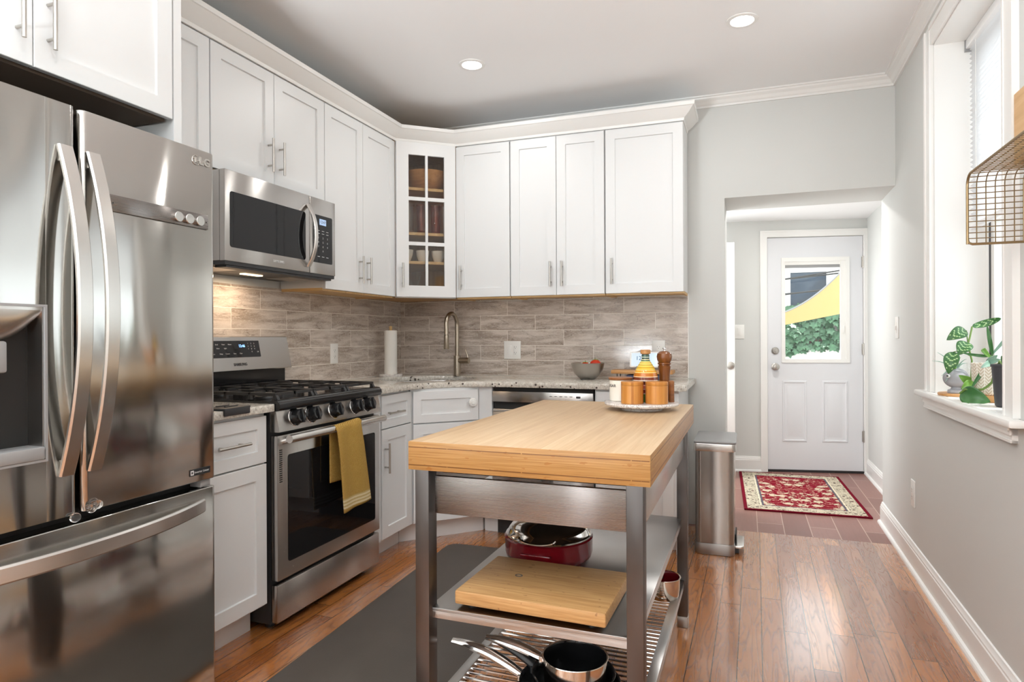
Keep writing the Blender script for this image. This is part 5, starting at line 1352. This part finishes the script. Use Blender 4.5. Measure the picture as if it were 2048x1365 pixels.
stem(t2, [(3.256, -1.2406+.02, .9816), (3.2422, -1.2455, 1.0012), (3.2477, -1.2436, 1.0009), (3.2284, -1.2505, .9740)], .002)
stem(t2, [(3.2602, -1.186, .9897), (3.250, -1.215, .980), (3.2308, -1.29, .976)], .002)
stem(t3, [(3.2991, -1.25, 1.030), (3.2989, -1.27, 1.08), (3.3008, -1.2777, 1.1012)], .004)
m = MB(); m.lathe((3.2649, -.985, SI+.0005), [(.001, 0), (.068, 0), (.070, .003), (.070, .009), (.068, .011), (.001, .011)], 44, sy=1.15); solo('wooden_coaster', m, M['oak_board'], 'oval wooden coaster under the grey bird planter', 'coaster', (3.2649, -.985, SI))
t = thing('bird_planter', 'speckled grey pottery bird planter holding air plants on the sill', 'planter', (3.2565, -1.00, SI+.012))
m = MB(); m.lathe((3.2540, -1.010, SI+.0118), [(.001, 0), (.030, 0), (.032, .004), (.030, .014), (.020, .018), (.016, .026), (.001, .026)], 28); part('foot', m, M['stone'], t)
m = MB(); m.ball((3.2565, -1.000, 1.000), .047, .050, .042, 28, 18); part('bowl', m, M['stone'], t)
m = MB()
for sg in (1,): m.ball((3.2185, -1.0375, 1.010), .0075, .0075, .0075, 14, 10)
part('eye', m, M['plastic_white'], t)
m = MB(); m.ball((3.2140, -1.0435, 1.0108), .0042, .0042, .0042, 12, 8); part('pupil', m, M['ink'], t)
rnd = random.Random(3)
for tipx in [(3.1944, -1.0396, 1.0103), (3.1592, -1.0457, 1.0734), (3.1837, -1.0222, 1.1078), (3.2217, -1.0599, 1.0327), (3.2765, -.9891, 1.087), (3.292, -1.01, 1.08), (3.262, -1.02, 1.092), (3.235, -1.03, 1.085), (3.300, -.985, 1.062), (3.205, -1.05, .985)]:
    b = Vector((3.2565, -1.000, 1.036)); e = Vector(tipx); mid_ = (b+e)/2+Vector((0, 0, .018))
    pts = [b*(1-u)**2+mid_*2*u*(1-u)+e*u*u for u in [i/8 for i in range(9)]]
    m = MB(); m.tube(pts, [.0042*(1-u*.85) for u in [i/8 for i in range(9)]], 6); part('air_plant_leaf', m, M['succulent' if rnd.random() < .6 else 'leaf2'], t)
# ------------------------------------------------------------------ behind the glass of the corner cabinet
def gl(name, c, prof, mat, lab, cat, grp):
    m = MB(); m.lathe(c, prof, 28); return solo(name, m, mat, lab, cat, c, grp)
TUM = [(.001, 0), (.026, 0), (.029, .004), (.033, .15), (.031, .15), (.027, .012), (.001, .010)]
z = SHZ[1]+.0095
for i, (x, y, mt, lab) in enumerate(((.36, -.46, 'tumbler', 'tall clear tumbler at the left of the second glass-cabinet shelf'), (.42, -.405, 'amber_glass', 'red tinted tumbler behind the cabinet glass, left of centre'), (.495, -.345, 'amber_glass', 'red tinted tumbler behind the cabinet glass, right of centre'), (.53, -.29, 'tumbler', 'tall clear tumbler at the right of the second glass-cabinet shelf'))):
    gl('drinking_glass', Vector((x, y, z)), [(r_, h*1.25) for r_, h in TUM], M[mt], lab, 'glass', 'glasses in the corner cabinet')
z = SHZ[0]+.0095
CUP = [(.001, 0), (.022, 0), (.026, .003), (.040, .040), (.044, .075), (.042, .075), (.037, .040), (.022, .008), (.001, .006)]
for x, y, lab in ((.345, -.47, 'white cup on the lower glass-cabinet shelf, leftmost'), (.42, -.39, 'white cup on the lower glass-cabinet shelf, middle'), (.50, -.325, 'white cup on the lower glass-cabinet shelf, rightmost')):
    gl('cup', Vector((x, y, z)), CUP, M['ceramic'], lab, 'cup', 'cups in the corner cabinet')
z = SHZ[2]+.0095
gl('wooden_bowl', Vector((.40, -.30, z)), [(.001, 0), (.05, 0), (.10, .03), (.135, .075), (.15, .125), (.142, .125), (.127, .078), (.09, .036), (.001, .02)], M['oak_board'], 'wide wooden bowl on the top shelf of the glass-door cabinet', 'bowl', None)
t = thing('glass_ornament', 'spiky clear glass ornament at the bottom of the glass-door cabinet', 'ornament', (.385, -.43, ZB+.0245))
rnd = random.Random(5); m = MB(); m.lathe((.385, -.43, ZB+.0245), [(.001, 0), (.03, 0), (.03, .01), (.01, .02), (.001, .02)], 20); part('base', m, M['nickel'], t)
for k in range(12):
    a = rnd.uniform(0, 2*PI); q2 = rnd.uniform(.02, .055); m = MB(); m.tube([(.385, -.43, ZB+.04), (.385+q2*math.cos(a), -.43+q2*math.sin(a)*.8, ZB+.07+rnd.uniform(.0, .08))], [.006, .0025], 6); part('spike', m, M['tumbler'], t)

# ------------------------------------------------------------------ outside the exterior door
m = MB(); m.box(-1, 8, 2.35, 12, -.35, -.25); solo('yard_paving', m, M['ground'], 'pale paving of the yard behind the house', 'paving', (3.5, 6, -.3))['kind'] = 'structure'
NY = 6.5
hs = thing('neighbor_house', 'pinkish house wall with a white framed window seen through the door glass', 'house', (3.4, NY, -.25))
m = MB(XZ); m.prism([(-.5, .976), (7.5, .976), (7.5, 2.75), (-.5, 2.75)], NY, NY+.25, holes=[[(2.98, 1.2), (3.70, 1.2), (3.70, 2.30), (2.98, 2.30)]]); part('wall', m, M['neighbor'], hs)
m = MB(); m.box(-.5, 7.5, NY-.10, NY+.25, -.25, .975); part('foundation', m, M['trim'], hs, 'white painted wall base')
m = MB(XZ); m.prism([(2.90, 1.15), (3.78, 1.15), (3.78, 2.36), (2.90, 2.36)], NY-.05, NY-.001, holes=[[(3.03, 1.25), (3.62, 1.25), (3.62, 2.20), (3.03, 2.20)]]); wf = part('window_frame', m, M['plastic_white'], hs)
m = MB(XZ); m.prism([(3.03, 1.25), (3.62, 1.25), (3.62, 2.20), (3.03, 2.20)], NY-.03, NY+.02, holes=[[(3.075, 1.30), (3.575, 1.30), (3.575, 2.155), (3.075, 2.155)]]); part('sash', m, M['plastic_white'], wf)
m = MB(); m.box(3.05, 3.60, NY+.0, NY+.012, 1.28, 2.18); part('pane', m, plain('dusk_blue_window', (.05, .075, .11), .08), wf)
m = MB(); m.box(3.0, 3.7, NY+.15, NY+.2, 1.2, 2.3); part('room_behind', m, M['dark'], wf)
m = MB(); rnd = random.Random(11)
star = [(0, -.5), (.22, -.42), (.5, -.46), (.40, -.16), (.52, .14), (.22, .20), (0, .56), (-.22, .20), (-.52, .14), (-.40, -.16), (-.5, -.46), (-.22, -.42)]
for k in range(1500):
    x = rnd.uniform(2.2, 5.2); zz = rnd.uniform(.92, 1.62) - .05*math.sin(x*5)
    if rnd.random() < .10 and zz > 1.3: continue
    sz = rnd.uniform(.075, .125); a = PI+rnd.uniform(-.6, .6); tx, ty = rnd.uniform(.1, .7), rnd.uniform(-.4, .4)
    R3 = Matrix.Translation((x, NY-.05-rnd.uniform(0, .16), zz)) @ Matrix.Rotation(ty, 4, 'Z') @ Matrix.Rotation(-tx, 4, 'X') @ XZ @ Matrix.Rotation(a, 4, 'Z')
    m.add([(px*sz, py*sz, 0) for px, py in star], [tuple(range(12))], R3)
o = mesh_obj('ivy', m, M['ivy'], None, 0); tag(o, 'dark green ivy covering the wall across the yard', 'ivy', None, 'stuff')
t = thing('shade_sail', 'yellow fabric shade sail stretched across the yard outside the door', 'shade sail', (3.5, 4.0, 1.3))
def sail(u, v):
    k = -.1+1.75*u; x = 2.30+k
    lo = 1.200+.205*k; q3 = max(k, .2)-.57
    hi = max(1.469+.386*q3+.656*q3*q3 - .9*max(0, .2-k), lo+.01)
    return (x, 4.08-.16*v, lo+(hi-lo)*v)
m = MB(); m.grid(sail, 40, 6); part('canvas', m, M['sail'], t, smooth=80)
m = MB(); m.tube([Vector(sail(i/40, 1)) for i in range(41)], .010, 6); part('hem', m, M['grey_plastic'], t)
m = MB(); m.tube([sail(1, 1), (4.6, 6.499, 2.72)], .004, 6); part('rope', m, M['black_plastic'], t)
for (xa, za, xb, zb, sag) in ((1.5, 1.93, 6, 2.36, .05), (1.5, 1.85, 6, 2.48, .03), (1.5, 1.72, 6, 2.10, .04), (1.5, 1.66, 6, 2.22, .05)):
    m = MB(); m.tube([(xa+(xb-xa)*u, 6.1, za+(zb-za)*u-sag*4*u*(1-u)) for u in [i/20 for i in range(21)]], .012, 6)
    solo('utility_cable', m, M['black_plastic'], 'dark cable crossing the window of the house across the yard', 'cable', (xa, 6.1, za), 'cables across the yard')
